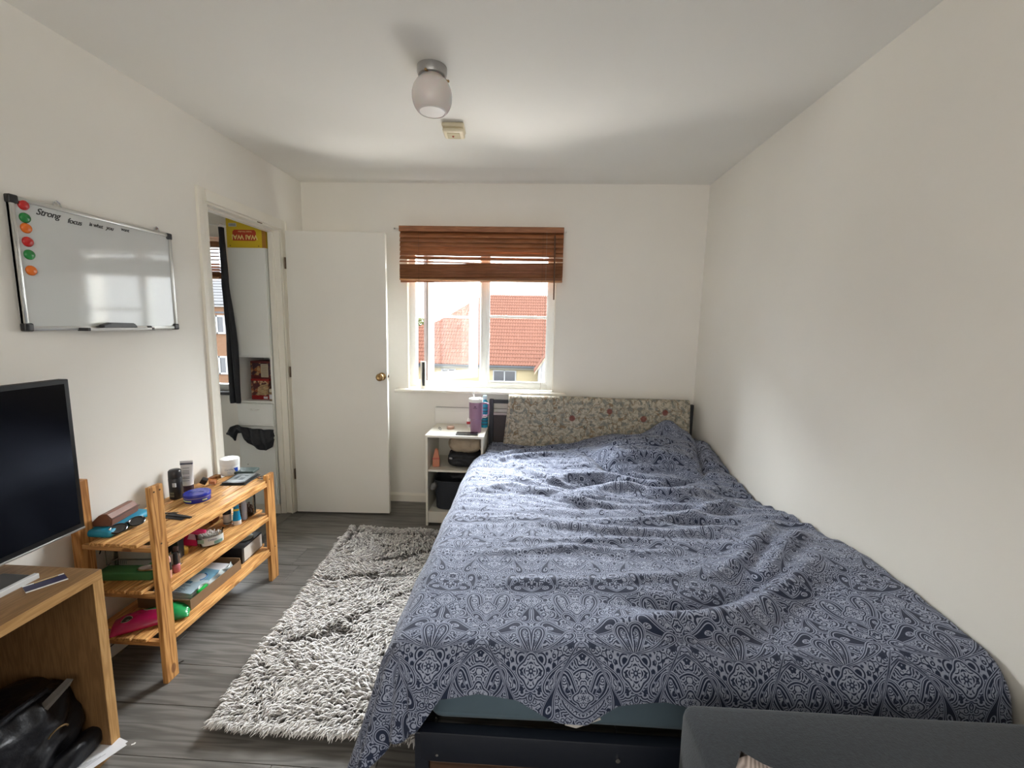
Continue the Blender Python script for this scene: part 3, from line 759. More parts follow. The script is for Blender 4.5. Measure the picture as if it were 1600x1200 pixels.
# duvet: one sheet of cloth laid over the mattress; s runs from the wall to the near side, q from head to foot
RIDGES = [
 ('a', [(1.44,-.60),(1.61,-.38),(1.84,-.27),(2.12,-.22)], .022, .026), ('b', [(1.44,-.69),(1.60,-.53),(1.78,-.45),(1.99,-.41)], .022, .024),
 ('c', [(1.58,-.63),(1.72,-.84),(1.80,-.93),(1.90,-1.01)], .024, .030), ('d', [(2.08,-.45),(2.14,-.58),(2.21,-.76),(2.37,-.86),(2.46,-.92),(2.70,-.81)], -.045, .032),
 ('e', [(1.79,-1.02),(1.95,-.90),(2.14,-.86),(2.27,-.95),(2.40,-1.01),(2.46,-1.04)], .034, .036), ('f', [(1.98,-1.08),(2.19,-1.02),(2.33,-1.08),(2.43,-1.11),(2.56,-1.06),(2.80,-.90)], .032, .042),
 ('f2', [(1.90,-1.05),(2.10,-.94),(2.24,-1.00),(2.40,-1.05),(2.60,-.97)], -.020, .020),
 ('g', [(1.77,-1.14),(1.96,-1.24),(2.19,-1.30),(2.38,-1.27),(2.53,-1.29),(2.8,-1.12)], .020, .030), ('h', [(1.60,-1.45),(1.90,-1.51),(2.10,-1.54),(2.30,-1.54),(2.53,-1.50),(2.80,-1.42)], .018, .034),
 ('i', [(2.00,-1.46),(2.22,-1.44),(2.44,-1.37),(2.66,-1.22),(2.84,-1.15)], .020, .034), ('j', [(1.90,-2.12),(2.04,-2.12),(2.24,-2.09),(2.36,-2.04),(2.51,-1.95),(2.62,-1.88),(2.80,-1.72)], .030, .040),
 ('j2', [(2.0,-2.03),(2.24,-2.01),(2.42,-1.93),(2.56,-1.84)], -.018, .035), ('k', [(2.45,-1.92),(2.58,-1.80),(2.70,-1.67),(2.83,-1.56)], .026, .034), ('l', [(2.3,-1.86),(2.5,-1.75),(2.63,-1.60),(2.80,-1.40)], .024, .034),
 ('p', [(1.44,-1.12),(1.63,-1.06),(1.86,-1.15),(2.1,-1.38)], .015, .028), ('p2', [(1.50,-.86),(1.70,-.98),(1.95,-1.16),(2.2,-1.20)], .014, .022), ('q', [(1.5,-1.75),(1.66,-1.74),(1.9,-1.70),(2.14,-1.71),(2.34,-1.67)], .009, .022), ('q2', [(1.6,-1.64),(1.8,-1.65),(2.1,-1.61),(2.4,-1.60)], .008, .018),
 ('r', [(1.6,-1.93),(1.71,-1.92),(1.98,-1.92),(2.22,-1.86),(2.5,-1.70)], .010, .025), ('o', [(2.89,-.12),(2.80,-.45),(2.73,-.80)], -.050, .030), ('t', [(2.05,-.30),(2.3,-.50),(2.55,-.52),(2.72,-.40)], -.018, .030), ('t2', [(2.15,-.48),(2.35,-.62),(2.6,-.66)], .012, .03)]
def polyd(x, y, P):
    best = np.full(x.shape, 9.); tt = np.zeros(x.shape); n = len(P)-1
    for i in range(n):
        ax, ay = P[i]; bx, by = P[i+1]; dx, dy = bx-ax, by-ay; L2 = dx*dx+dy*dy
        u_ = np.clip(((x-ax)*dx+(y-ay)*dy)/L2, 0, 1); d = np.hypot(x-ax-u_*dx, y-ay-u_*dy)
        k = d < best; best = np.where(k, d, best); tt = np.where(k, (i+u_)/n, tt)
    return best, tt
def duvet_top(x, y):
    z = np.full(x.shape, .532)
    wy = np.interp(y, [-2.25, -2.0, -1.8, -1.34, -1.0, -.73, -.12], [.575, .60, .605, .565, .50, .54, .60])
    z += (wy-.532)*sstep(2.35, 2.90, x)
    z += .022*np.exp(-((x-2.0)/.4)**2-((y+1.6)/.5)**2)
    # pillows under the cloth: a big one, its peak at the headboard, and a small one by the wall
    px, py = (x-2.46)/.34, (y+.40)/.30
    z += .125*np.exp(-np.abs(px)**3-np.abs(py)**3.2)
    z += .095*np.exp(-((x-2.66)/.10)**2-((y+.25)/.11)**2)
    z += .060*np.exp(-((x-2.83)/.07)**2-((y+.42)/.26)**2)
    z -= .012*np.exp(-((x-1.7)/.22)**2-((y+.25)/.16)**2)
    for nm, P, a, wd in RIDGES:
        d, tt = polyd(x, y, P); z += a*1.25*np.exp(-(d/wd)**1.6)*np.minimum(1, 4*np.minimum(tt+.04, 1-tt+.04))
    return z
def make_duvet():
    NS, NQ = 300, 400
    xr, xl, yh, yf = 2.905, 1.415, -.135, -2.175
    s = np.linspace(0, xr-xl+.60, NS); q = np.linspace(0, yh-yf+.36, NQ)
    Sg, Q = np.meshgrid(s, q, indexing='ij')
    flatx = xr-np.minimum(Sg, xr-xl); flaty = yh-np.minimum(Q, yh-yf)
    a = np.maximum(Sg-(xr-xl), 0); b_ = np.maximum(Q-(yh-yf), 0)
    # hem lengths: how far the cloth hangs at the side and, wavy, at the foot
    hem_side = np.interp(-flaty, [.1, .4, 1.0, 1.6, 2.18], [.10, .30, .38, .42, .47])
    xh = xr-Sg
    hem_foot = np.interp(xh, [1.2, 1.40, 1.44, 1.50, 1.60, 1.70, 1.80, 1.88, 1.96, 2.08, 2.2, 2.9], [.26, .26, .245, .150, .128, .140, .190, .198, .150, .132, .15, .18])
    amax = (Sg.max()-(xr-xl)); bmax = (Q.max()-(yh-yf))
    a = a/amax*hem_side; b_ = b_/bmax*hem_foot
    d = np.hypot(a, b_); dl = np.maximum(d, 1e-9)
    ux, uy = a/dl, b_/dl
    z0 = duvet_top(flatx, flaty)
    r = .075
    ang = np.minimum(d/r, PI/2)
    lat = r*np.sin(ang); drop = r*(1-np.cos(ang))+np.maximum(d-r*PI/2, 0)*.97
    hang = np.clip((d-.05)/.25, 0, 1)
    flare = np.maximum(d-r, 0)
    cor = np.sqrt(np.clip(2*ux*uy, 0, 1))
    lat = lat+flare*(.16+.10*ux)+cor*flare*.10
    # folds in the hanging cloth
    along = flaty*9-flatx*8
    lat += hang*(.012*np.sin(along*1.3+1)+.008*np.sin(along*2.9))*np.where(a > 0, 1, .55)
    lat += hang*cor*.02*np.sin(np.arctan2(uy, ux)*10)
    X = flatx-ux*lat; Yy = flaty-uy*lat; Z = z0-drop
    Z = np.maximum(Z, .04)
    # fine crumples, stretched from side to side, and softer body
    n1 = vnoise(flatx*3.2+flaty*1.2, flaty*15, 1.0); n2 = vnoise(flatx*9, flaty*30+flatx*6, 4.0); n3 = vnoise(flatx*2.2, flaty*2.6, 7.0)
    top = 1-np.clip(d/.10, 0, 1)*.7
    Z += top*((.015*n1*(.5+sstep(1.5, 2.3, flatx))+.006*n2)*(.28+.72*sstep(-1.95, -1.15, flaty))+.015*n3)
    # head side corner slides off to the floor side
    Xn = np.minimum(X, 2.912)
    Xn = np.maximum(Xn, np.interp(-Yy, [0, .44, .56, .85], [1.436, 1.426, 1.33, 1.0]))
    V = np.stack([Xn, Yy, Z], -1).reshape(-1, 3)
    idx = np.arange(NS*NQ).reshape(NS, NQ)
    F = np.stack([idx[:-1, :-1], idx[:-1, 1:], idx[1:, 1:], idx[1:, :-1]], -1).reshape(-1, 4)
    me = bpy.data.meshes.new('duvet'); me.from_pydata(V.tolist(), [], F.tolist())
    U = np.stack([flatx-a+.02, -(flaty-b_)], -1).reshape(-1, 2)
    uv = me.uv_layers.new(name='cloth'); li = np.empty(len(me.loops), dtype=np.int32); me.loops.foreach_get('vertex_index', li)
    uv.data.foreach_set('uv', U[li].astype(np.float32).ravel())
    me.polygons.foreach_set('use_smooth', [True]*len(me.polygons)); me.materials.append(PAISLEY)
    o = bpy.data.objects.new('duvet', me); COL.objects.link(o)
    so = o.modifiers.new('thickness', 'SOLIDIFY'); so.thickness = .012; so.offset = -1
    return o
dv = tag(make_duvet(), 'rumpled navy and grey paisley duvet spread over the double bed', 'duvet')
mb = MB(); mb.prism([(1.83, .339), (1.86, .332), (1.925, .362), (1.915, .38), (1.84, .37)], 'y', -2.236, -2.232)
tag(mb.build('duvet_lining', mat('white_lining', (.55, .53, .5), .9)), 'small white corner of lining showing under the duvet hem at the foot', 'cloth')

# folded floral blanket over the headboard
def blanket():
    t = thing('blanket', 'cream floral blanket folded over the headboard of the bed', 'blanket', (2.20, BYH, .852))
    x0, x1 = -.645, .648
    def fn(a, b_):
        x = x0+(x1-x0)*a; Lh = .34; s_ = (b_-.5)*(2*Lh+.09); r = .030
        if abs(s_) < r*PI/2: y = -r*math.sin(s_/r); z = r*math.cos(s_/r)-.012
        else:
            sg = 1 if s_ > 0 else -1; e = abs(s_)-r*PI/2; y = -sg*(r+ (e*.06 if sg > 0 else 0)); z = -.012-e
        z += .010*noise.noise(Vector((x*2.5, 0, 1)))*(1 if abs(s_) < .1 else .6)
        y += .006*noise.noise(Vector((x*6, s_*5, 2)))
        if a < .02: x -= .004
        x -= .035*max(0, s_-.05)/.34*max(0, 1-a*6)
        return Vector((x, y, z))
    mb = MB(); mb.grid(90, 60, fn, uv=lambda a, b_: (a*1.30, b_*.77))
    o = mb.build('folded_blanket', BLANKET, t, True, 0); so = o.modifiers.new('thickness', 'SOLIDIFY'); so.thickness = .016; so.offset = 1
    mb = MB(); pts = [fn(.0, .5+k/40*.5) + Vector((.018, -.012 if k > 3 else 0, .006)) for k in range(0, 41)]
    mb.tube(pts, .0055, 6); mb.build('hem_binding', mat('tan_binding', (.45, .38, .28), .9), t, True)
blanket()

# ------------------------------------------------------------------ shaggy rug
def rug():
    t = thing('shaggy_rug', 'light grey long pile rug lying on the floor beside the bed', 'rug', (.92, -1.28, 0))
    C = [(.555, -.56), (1.36, -.56), (1.42, -2.00), (.665, -1.99)]     # far near-side, far bed-side, near bed-side, near near-side
    C = [Vector((c[0]-.92, c[1]+1.28, 0)) for c in C]
    def P(u_, v): return (C[0]*(1-u_)+C[1]*u_)*(1-v)+(C[3]*(1-u_)+C[2]*u_)*v
    mb = MB(); mb.grid(20, 40, lambda a, b_: P(a, b_)+Vector((0, 0, .010+.006*noise.noise(Vector((a*4, b_*7, 0)))))); o = mb.build('backing', mat('rug_backing', (.10, .095, .09), .95), t)
    so = o.modifiers.new('thickness', 'SOLIDIFY'); so.thickness = .006; so.offset = -1
    creases = [((.20, .30), (.50, .22), (.80, .12)), ((.08, .40), (.45, .36), (.6, .33)), ((.30, .66), (.55, .52), (.75, .40)), ((.12, .72), (.4, .66))]
    rg = np.random.RandomState(11); N = 15000
    U = rg.rand(N); Vv = rg.rand(N)
    edge = rg.rand(N) < .10
    side = rg.randint(0, 3, N)
    U = np.where(edge & (side == 0), rg.rand(N)*.015, U); Vv = np.where(edge & (side == 1), 1-rg.rand(N)*.012, Vv); Vv = np.where(edge & (side == 2), rg.rand(N)*.012, Vv)
    verts = []; faces = []; cols = []
    K = 4; SIDES = 3
    for i in range(N):
        u_, v = float(U[i]), float(Vv[i]); p = P(u_, v)
        gx = noise.noise(Vector((p.x*5, p.y*5, 3.3))); gy = noise.noise(Vector((p.x*5, p.y*5, 8.8)))
        th = -2.25+1.5*gx+.9*noise.noise(Vector((p.x*14, p.y*14, 1)))+rg.normal()*.35
        if v < .25: th += (.25-v)*5.0
        d = Vector((math.cos(th), math.sin(th), 0))
        if u_ < .03: d = (d+Vector((-1.2, 0, 0))).normalized()
        if v > .97: d = (d+Vector((0, -1.5, 0))).normalized()
        if v < .03: d = (d+Vector((0, 1.2, 0))).normalized()
        near = 9
        for c in creases:
            for q_ in range(len(c)-1):
                ax, ay = c[q_]; bx, by = c[q_+1]; L2 = (bx-ax)**2+(by-ay)**2; tt = max(0, min(1, ((u_-ax)*(bx-ax)+(v-ay)*(by-ay))/L2))
                near = min(near, math.hypot((u_-ax-tt*(bx-ax))*.8, (v-ay-tt*(by-ay))*1.45))
        Ln = rg.uniform(.030, .050); hgt = rg.uniform(.016, .034)*(1+.5*gy)
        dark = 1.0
        if near < .023: Ln *= .35; hgt *= .5; dark = .45  # shade along the creases is painted into the yarn colour
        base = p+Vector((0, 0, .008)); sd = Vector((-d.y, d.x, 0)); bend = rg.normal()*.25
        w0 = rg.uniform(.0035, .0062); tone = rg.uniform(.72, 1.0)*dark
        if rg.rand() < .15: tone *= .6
        b0 = len(verts)
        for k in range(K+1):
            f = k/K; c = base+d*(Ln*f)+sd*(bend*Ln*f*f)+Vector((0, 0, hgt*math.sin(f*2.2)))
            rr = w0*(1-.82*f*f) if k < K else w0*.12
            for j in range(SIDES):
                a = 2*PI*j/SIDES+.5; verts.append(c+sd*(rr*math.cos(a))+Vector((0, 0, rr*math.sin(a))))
                cols.append((.34+.66*f)*tone)  # colour gets darker towards the root of each lock
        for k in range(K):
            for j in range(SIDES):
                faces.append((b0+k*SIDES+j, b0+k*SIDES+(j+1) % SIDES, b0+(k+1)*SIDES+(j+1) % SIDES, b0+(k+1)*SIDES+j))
    me = bpy.data.meshes.new('pile'); me.from_pydata([tuple(v) for v in verts], [], faces)
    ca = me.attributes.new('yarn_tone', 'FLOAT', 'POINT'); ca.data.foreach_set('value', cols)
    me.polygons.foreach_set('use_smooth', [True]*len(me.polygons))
    m, b = newmat('shaded_two_tone_yarn', .95, .1)
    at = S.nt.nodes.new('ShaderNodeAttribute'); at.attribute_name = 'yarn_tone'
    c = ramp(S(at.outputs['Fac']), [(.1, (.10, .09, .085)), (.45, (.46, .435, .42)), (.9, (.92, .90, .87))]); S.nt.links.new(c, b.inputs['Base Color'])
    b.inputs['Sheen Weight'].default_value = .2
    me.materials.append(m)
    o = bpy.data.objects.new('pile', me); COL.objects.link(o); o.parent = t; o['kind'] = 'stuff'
    MB().box(-.425, -.375, .60, .625, .012, .016, .001, rot=Matrix.Rotation(-.4, 4, 'Z')).build('care_tag', WPL, t)
rug()

# ------------------------------------------------------------------ nightstand and what it carries
NX0, NX1, NYF, NYB = 1.008, 1.400, -.412, -.045
t = thing('nightstand', 'ivory open bedside cabinet with two compartments between door and bed', 'nightstand', (NX0, NYF, 0))
w_, d_ = NX1-NX0, NYB-NYF
MB().box(-.003, w_+.003, -.004, d_, .630, .645, .001).build('top_board', NSW, t)
MB().box(0, .014, 0, d_, 0, .630, .001).build('side_panel', NSW, t)
MB().box(w_-.014, w_, 0, d_, 0, .630, .001).build('side_panel', NSW, t)
MB().box(.014, w_-.014, d_-.006, d_-.001, .06, .630).build('back_panel', NSW, t)
MB().box(.014, w_-.014, .012, d_-.006, .385, .399, .001).build('shelf', NSW, t)
MB().box(.014, w_-.014, .008, d_-.006, .085, .098, .001).build('shelf', NSW, t)
MB().box(.014, w_-.014, .010, .024, .018, .085, .001).build('plinth', NSW, t)
# tumbler
t = thing('tumbler', 'tall mauve tumbler with white lid, straw and side handle on the nightstand', 'tumbler', (1.333, -.285, .645))
MAUVE = mat('mauve_enamel', (.30, .17, .26), .45)
mb = MB(); mb.lathe([(0, 0), (.034, 0), (.0365, .004), (.0395, .088), (.0405, .096), (.0465, .100), (.0475, .215), (.0475, .217), (0, .217)], n=36); mb.build('body', MAUVE, t, True)
mb = MB(); mb.lathe([(.0485, .215), (.0492, .218), (.0492, .236), (.047, .240), (.020, .241), (0, .241)], n=36); mb.box(.010, .034, -.03, .02, .240, .247, .003); mb.build('lid', WPL, t, True)
mb = MB(); mb.tube([(-.012, -.005, .24), (-.016, -.006, .262), (-.020, -.008, .290)], .0045, 12); mb.build('straw', WPL, t, True)
mb = MB(); mb.tube([(.044, 0, .205), (.070, 0, .208), (.086, 0, .202), (.089, 0, .19), (.088, 0, .135), (.083, 0, .122), (.070, 0, .118), (.045, 0, .119)], .0065, 10); mb.build('handle', MAUVE, t, True, 60)
mb = MB(); mb.tube([(.045, -.004, .111), (.068, -.004, .110), (.080, -.004, .116)], .0045, 8); mb.build('handle_trim', WPL, t, True)
o = MB().sph((0, -.0475, .188), .005, 10, (1.3, .25, 1)).build('emblem', mat('dark_plum_print', (.10, .045, .09), .5), t)
MB().box(-.014, .014, -.0485, -.0468, .1765, .1800).build('emblem_line', MATS['dark_plum_print'], t)
t = thing('water_bottle', 'blue bottle standing behind the mauve tumbler on the nightstand', 'bottle', (1.378, -.130, .645))
mb = MB(); mb.lathe([(0, 0), (.022, 0), (.0235, .005), (.0235, .17), (.021, .19), (.013, .205), (.013, .21), (0, .21)], n=24); mb.build('body', mat('turquoise_plastic', (.02, .30, .42), .25), t, True)
mb = MB(); mb.lathe([(.014, .208), (.0155, .21), (.0155, .232), (.012, .238), (0, .238)], n=20); mb.build('cap', mat('pale_blue_cap', (.45, .62, .66), .3), t, True)
mb = MB(); 
for k in range(6): mb.lathe([(.0243, .02+k*.024), (.0243, .033+k*.024)], n=24)
mb.build('dark_bands', mat('deep_teal_print', (.01, .10, .17), .4), t)
t = thing('nail_glue_bottle', 'small white bottle with red label beside the mauve tumbler', 'bottle', (1.262, -.150, .645))
mb = MB(); mb.lathe([(0, 0), (.0125, 0), (.0135, .004), (.0135, .048), (.008, .056), (.0065, .068), (0, .070)], n=18); mb.build('body', WPL, t, True)
mb = MB(); mb.lathe([(.0138, .026), (.0138, .045)], n=18); mb.build('label', mat('red_label', (.50, .03, .04), .4), t, True)
t = thing('smartphone', 'black phone lying flat on the front of the nightstand', 'phone', (1.282, -.352, .645), .06)
MB().box(-.076, .076, -.036, .036, .0005, .0085, .004, seg=3).build('body', BPL, t, True)
MB().box(-.070, .070, -.031, .031, .0085, .0092).build('screen', mat('black_glass', (.006, .006, .008), .06), t)
t = thing('powder_compact', 'small round pinkish tan compact on the nightstand', 'compact', (1.142, -.215, .645))
mb = MB(); mb.lathe([(0, 0), (.025, 0), (.027, .003), (.027, .010)], n=28); mb.build('base', mat('rose_tan_plastic', (.50, .30, .22), .3), t, True)
mb = MB(); mb.lathe([(.027, .0105), (.027, .017), (.024, .021), (0, .022)], n=28); mb.build('lid', mat('peach_lid', (.62, .42, .33), .25), t, True)
t = thing('tweezers', 'dark tweezers lying beside the compact on the nightstand', 'tweezers', (1.068, -.225, .645), -1.2)
for s_ in (-1, 1): mb = MB(); mb.prism([(-.045, s_*.0015), (-.02, s_*.006), (.02, s_*.005), (.045, s_*.001), (.045, s_*.002), (.02, s_*.0075), (-.02, s_*.0085), (-.045, s_*.003)], 'z', .001, .004); mb.build('blade', mat('gunmetal', (.05, .05, .055), .3, .8), t)
# soft things in the compartments
def soft_bag(name, label, cat, loc, size, m, seed, amp=.012, p=2.6, rz=0, freq=14, flat=True):
    t = thing(name, label, cat, loc, rz)
    mb = MB(); bmesh.ops.create_icosphere(mb.bm, subdivisions=5, radius=1)
    for v in mb.bm.verts:
        c = v.co; k = (abs(c.x)**p+abs(c.y)**p+abs(c.z)**p)**(-1/p); c = c*k
        v.co = Vector((c.x*size[0]/2, c.y*size[1]/2, c.z*size[2]/2+size[2]/2))
        n_ = noise.noise(v.co*freq+Vector((seed, seed*2, 0))); n2_ = abs(noise.noise(v.co*freq*1.8+Vector((seed*3, 1, 0))))
        f = min(1, v.co.z/.02) if flat else 1
        v.co += v.co.normalized()*(amp*n_-amp*1.2*n2_)*f
        v.co.z = max(v.co.z, .001)
    mb.build('body', m, t, True, 0)
    return t
BAGM = mat('black_nylon', (.008, .009, .013), .6, bump=.002, bscale=40)
soft_bag('beige_pouch', 'crumpled beige cloth bag on top of the black bag in the nightstand', 'bag', (1.262, -.255, .492), (.235, .20, .130), mat('beige_canvas', (.36, .29, .21), .9, var=.1, vscale=20), 3, .016)
t = soft_bag('black_wash_bag', 'black zipped wash bag in the upper compartment of the nightstand', 'bag', (1.258, -.27, .400), (.24, .20, .115), BAGM, 8, .010, 3.2)
mb = MB(); mb.tube([(-.11, -.06, .085), (-.06, -.095, .083), (0, -.102, .080), (.06, -.097, .083), (.105, -.07, .086)], .0025, 6); mb.build('zip', BPL, t, True)
MB().box(-.098, -.075, -.1000, -.090, .068, .080, .003, rot=Matrix.Rotation(-.5, 4, 'Z')).build('logo_patch', mat('grey_patch', (.35, .36, .38), .5), t)
t = thing('peach_pouch', 'slim peach pink pouch standing at the left inside the nightstand', 'pouch', (1.062, -.33, .400), .15)
mb = MB(); mb.prism([(-.026, 0), (.026, 0), (.024, .06), (.012, .128), (-.008, .128), (-.022, .06)], 'y', -.012, .02); bmesh.ops.bevel(mb.bm, geom=mb.bm.edges[:], offset=.005, segments=3, affect='EDGES'); mb.build('body', mat('peach_vinyl', (.62, .24, .14), .35), t, True)
MB().box(-.024, .024, -.014, -.011, .055, .066, .001).build('band', mat('coral_band', (.55, .12, .08), .4), t)
t = thing('storage_basket', 'dark woven basket in the lower compartment of the nightstand', 'basket', (1.200, -.235, .0985))
mb = MB()
def bask(a, b_):
    an = a*2*PI; r = (abs(math.cos(an))**4+abs(math.sin(an))**4)**-.25; h = b_*.20; tp = .92+.08*b_
    return Vector((.156*r*tp*math.cos(an), .135*r*tp*math.sin(an), h))+Vector((0, 0, .0))
mb.grid(180, 60, lambda a, b_: bask(a, b_)*1+Vector((math.cos(a*2*PI), math.sin(a*2*PI), 0))*.0022*math.sin(a*2*PI*45)*math.sin(b_*PI*24)); mb.build('woven_side', mat('charcoal_cord', (.030, .034, .042), .9), t, True, 0)
mb = MB(); mb.tube([bask(k/60, 1)+Vector((0, 0, .003)) for k in range(60)], .006, 8, True); mb.build('rim', MATS['charcoal_cord'], t, True)
MB().box(-.10, .10, -.10, .10, .001, .006).build('base', MATS['charcoal_cord'], t)
soft_bag('folded_black_clothes', 'black cloth heap on top of the woven basket in the nightstand', 'cloth', (1.235, -.235, .292), (.23, .21, .07), BAGM, 15, .014)
t = thing('pompom_charm', 'grey fluffy pompom hanging over the edge of the woven basket', 'pompom', (1.060, -.400, .285))
mb = MB(); rg = np.random.RandomState(5)
for k in range(1100):
    d = Vector(rg.normal(size=3)).normalized(); s_ = d.cross(Vector((.3, .2, .9))).normalized()*.0016; L_ = rg.uniform(.024, .034)
    a = [mb.bm.verts.new(d*.010+s_), mb.bm.verts.new(d*.010-s_), mb.bm.verts.new(d*L_+Vector((0, 0, -.004)))]; mb.bm.faces.new(a)
mb.sph((0, 0, 0), .020, 14); mb.build('fluff', mat('grey_fluff', (.24, .235, .235), .95), t)
mb = MB(); mb.tube([(0, .0, .02), (.01, .03, .05), (.03, .05, .055)], .0015, 6); mb.build('cord', BPL, t)
# heater panel behind
t = thing('panel_heater', 'white flat panel heater on the wall behind the nightstand', 'heater', (1.268, -.004, .60))
MB().box(-.282, .30, -.030, .0, -.30, .165, .006, seg=3).build('casing', mat('heater_white', (.76, .75, .71), .4), t, True)
MB().box(-.270, .29, -.034, -.029, -.29, .140, .003).build('front_panel', MATS['heater_white'], t, True)
MB().box(-.27, .29, -.031, -.006, .1645, .1665).build('top_grille', mat('heater_grille', (.45, .44, .42), .5), t)

# ------------------------------------------------------------------ sofa end at the foot of the bed
t = thing('sofa', 'charcoal fabric sofa with broad flat arm across the foot of the bed', 'sofa', (2.07, -2.385, 0))
def cush(x0, x1, y0, y1, z0, z1, bev, name, m=SOFA, amp=.004):
    mb = MB(); mb.box(x0, x1, y0, y1, z0, z1, bev, seg=4); mb.sub(2); mb.rough(amp, 7, x0); o = mb.build(name, m, t, True, 60); return o
cush(0, .825, -.24, 0, .06, .575, .028, 'arm')
cush(.60, .835, -1.85, -.245, .06, .80, .045, 'backrest')
cush(.02, .60, -1.65, -.245, .20, .383, .03, 'seat')
cush(.02, .60, -1.85, -1.655, .06, .575, .03, 'arm')
MB().box(.02, .62, -1.84, -.02, .05, .20, .01).build('base', SOFA, t)
for x, y in ((.05, -.05), (.75, -.05), (.05, -1.8), (.75, -1.8)): MB().cyl((x, y, 0), (x, y, .06), .02, .025, 10).build('foot', BPL, t)
t = thing('scatter_cushion', 'light taupe ribbed cushion, only its pointed corner showing before the sofa arm', 'cushion', (2.086, -2.690, .437))
t.rotation_euler = (0, .35, 0)
m, b = newmat('ribbed_taupe', .95, .1)
X_, Y_, Z_ = sep(coord('Object')); c = ramp(ssin(X_*900+Y_*0)*.5+.5, [(0, (.20, .165, .15)), (1, (.42, .36, .335))]); S.nt.links.new(c, b.inputs['Base Color'])
def cus(sg):
    def fn(a, b_):
        x, y = a*2-1, b_*2-1
        k = (1-x*x)*(1-y*y); pin = 1-.10*(1-x*x*.0)*(abs(x)**1.5)*(1-abs(y))-.0
        return Vector((x*.152*(1-.10*(1-y*y)), sg*.050*k**.45, .148+y*.152*(1-.10*(1-x*x))))
    return fn
mb = MB(); mb.grid(26, 26, cus(1)); mb.grid(26, 26, cus(-1)); bmesh.ops.remove_doubles(mb.bm, verts=mb.bm.verts[:], dist=.001); mb.build('cover', m, t, True, 0)

# ------------------------------------------------------------------ television unit and television
t = thing('television_unit', 'open oak veneer television unit against the left wall', 'cabinet', (.003, -2.075, 0))
w_ = .397; L_ = 1.15
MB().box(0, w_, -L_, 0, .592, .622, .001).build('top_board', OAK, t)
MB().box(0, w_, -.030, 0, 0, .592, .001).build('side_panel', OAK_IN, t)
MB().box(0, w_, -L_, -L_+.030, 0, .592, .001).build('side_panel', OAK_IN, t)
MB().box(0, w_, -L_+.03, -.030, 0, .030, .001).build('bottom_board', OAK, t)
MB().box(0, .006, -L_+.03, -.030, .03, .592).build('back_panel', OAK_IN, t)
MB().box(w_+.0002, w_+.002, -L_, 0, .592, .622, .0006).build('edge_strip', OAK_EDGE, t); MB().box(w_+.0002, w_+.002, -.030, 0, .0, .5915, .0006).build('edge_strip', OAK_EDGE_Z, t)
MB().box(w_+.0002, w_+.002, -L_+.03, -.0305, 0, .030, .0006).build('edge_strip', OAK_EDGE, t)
t = thing('television', 'flat television with glossy black screen on the oak unit', 'television', (.215, -1.945, .622))
ty0, ty1, tz0, tz1 = -.82, 0, .068, .572
MB().box(-.028, .004, ty0, ty1, tz0, tz1, .002).build('housing', mat('deep_black_housing', (.004, .004, .005), .5, spec=.2), t, True)
MB().box(.003, .0045, ty0+.012, ty1-.014, tz0+.018, tz1-.014).build('screen', mat('glossy_black_screen', (.0025, .0030, .0055), .12, spec=.35), t)
MB().box(-.004, .0065, ty0, ty1, tz0-.004, tz0+.003, .002).build('silver_edge', ALU, t)
MB().box(-.10, -.028, ty0+.2, ty1-.15, tz0+.06, tz1-.12, .02).build('rear_bulge', BPL, t)
MB().box(-.035, -.005, -.47, -.35, .012, .16, .004).build('neck', BPL, t)
mb = MB(); mb.box(-.06, .040, -.62, -.190, .0, .010, .003); mb.build('foot_plate', BPL, t)
MB().box(.0405, .056, -.62, -.190, 0, .016, .002).build('foot_bar', mat('silver_grey_bar', (.60, .61, .61), .35), t)
t = thing('bank_card', 'small dark blue and white card lying on the oak unit', 'card', (.315, -2.158, .6225), -.55)
MB().box(-.027, .027, -.043, .043, 0, .001, .0003, seg=1).build('card_body', mat('white_card', (.70, .68, .66), .4), t)
MB().box(-.018, .020, -.043, .043, .001, .0014).build('printed_band', mat('deep_navy_print', (.02, .018, .06), .35), t)
MB().box(-.024, -.019, -.02, .03, .001, .0014).build('printed_line', mat('ochre_print', (.45, .28, .05), .4), t)
# handbag and papers inside the unit
t = soft_bag('leather_handbag', 'black leather handbag slumped inside the oak television unit', 'handbag', (.225, -2.285, .031), (.28, .39, .275), mat('black_leather', (.005, .005, .007), .42, bump=.003, bscale=35, spec=.35), 21, .026, 2.8, freq=9)
mb = MB(); mb.tube([(.05, -.14, .20), (.09, -.10, .265), (.10, 0, .285), (.09, .09, .275), (.05, .15, .22)], .009, 8); mb.build('handle', MATS['black_leather'], t, True)
mb = MB(); mb.prism([(.0, .225), (.150, .262), (.140, .252), (.04, .216)], 'x', .090, .112); mb.build('lining_edge', mat('taupe_lining', (.16, .145, .13), .6), t)
mb = MB(); mb.tube([(.165+.003*math.sin(k), -.03+.017*math.cos(k*2*PI/20), .105+.014*math.sin(k*2*PI/20)) for k in range(20)], .0028, 6, True)
mb.tube([(.163, -.028, .135), (.164, -.030, .122)], .002, 6); mb.sph((.163, -.028, .14), .006, 10); mb.build('ring_charm', mat('rose_gold', (.62, .42, .35), .25, 1), t, True)
mb = MB(); mb.tube([(.150, .060+.028*math.cos(a), .165+.018*math.sin(a)) for a in np.linspace(.1, 2.6, 12)], .0025, 6); mb.build('brass_arc', BRASS, t, True)
soft_bag('black_purse', 'small black purse lying against the handbag in the oak unit', 'purse', (.345, -2.165, .031), (.07, .16, .075), MATS['black_leather'], 30, .008, 3.0, freq=12)
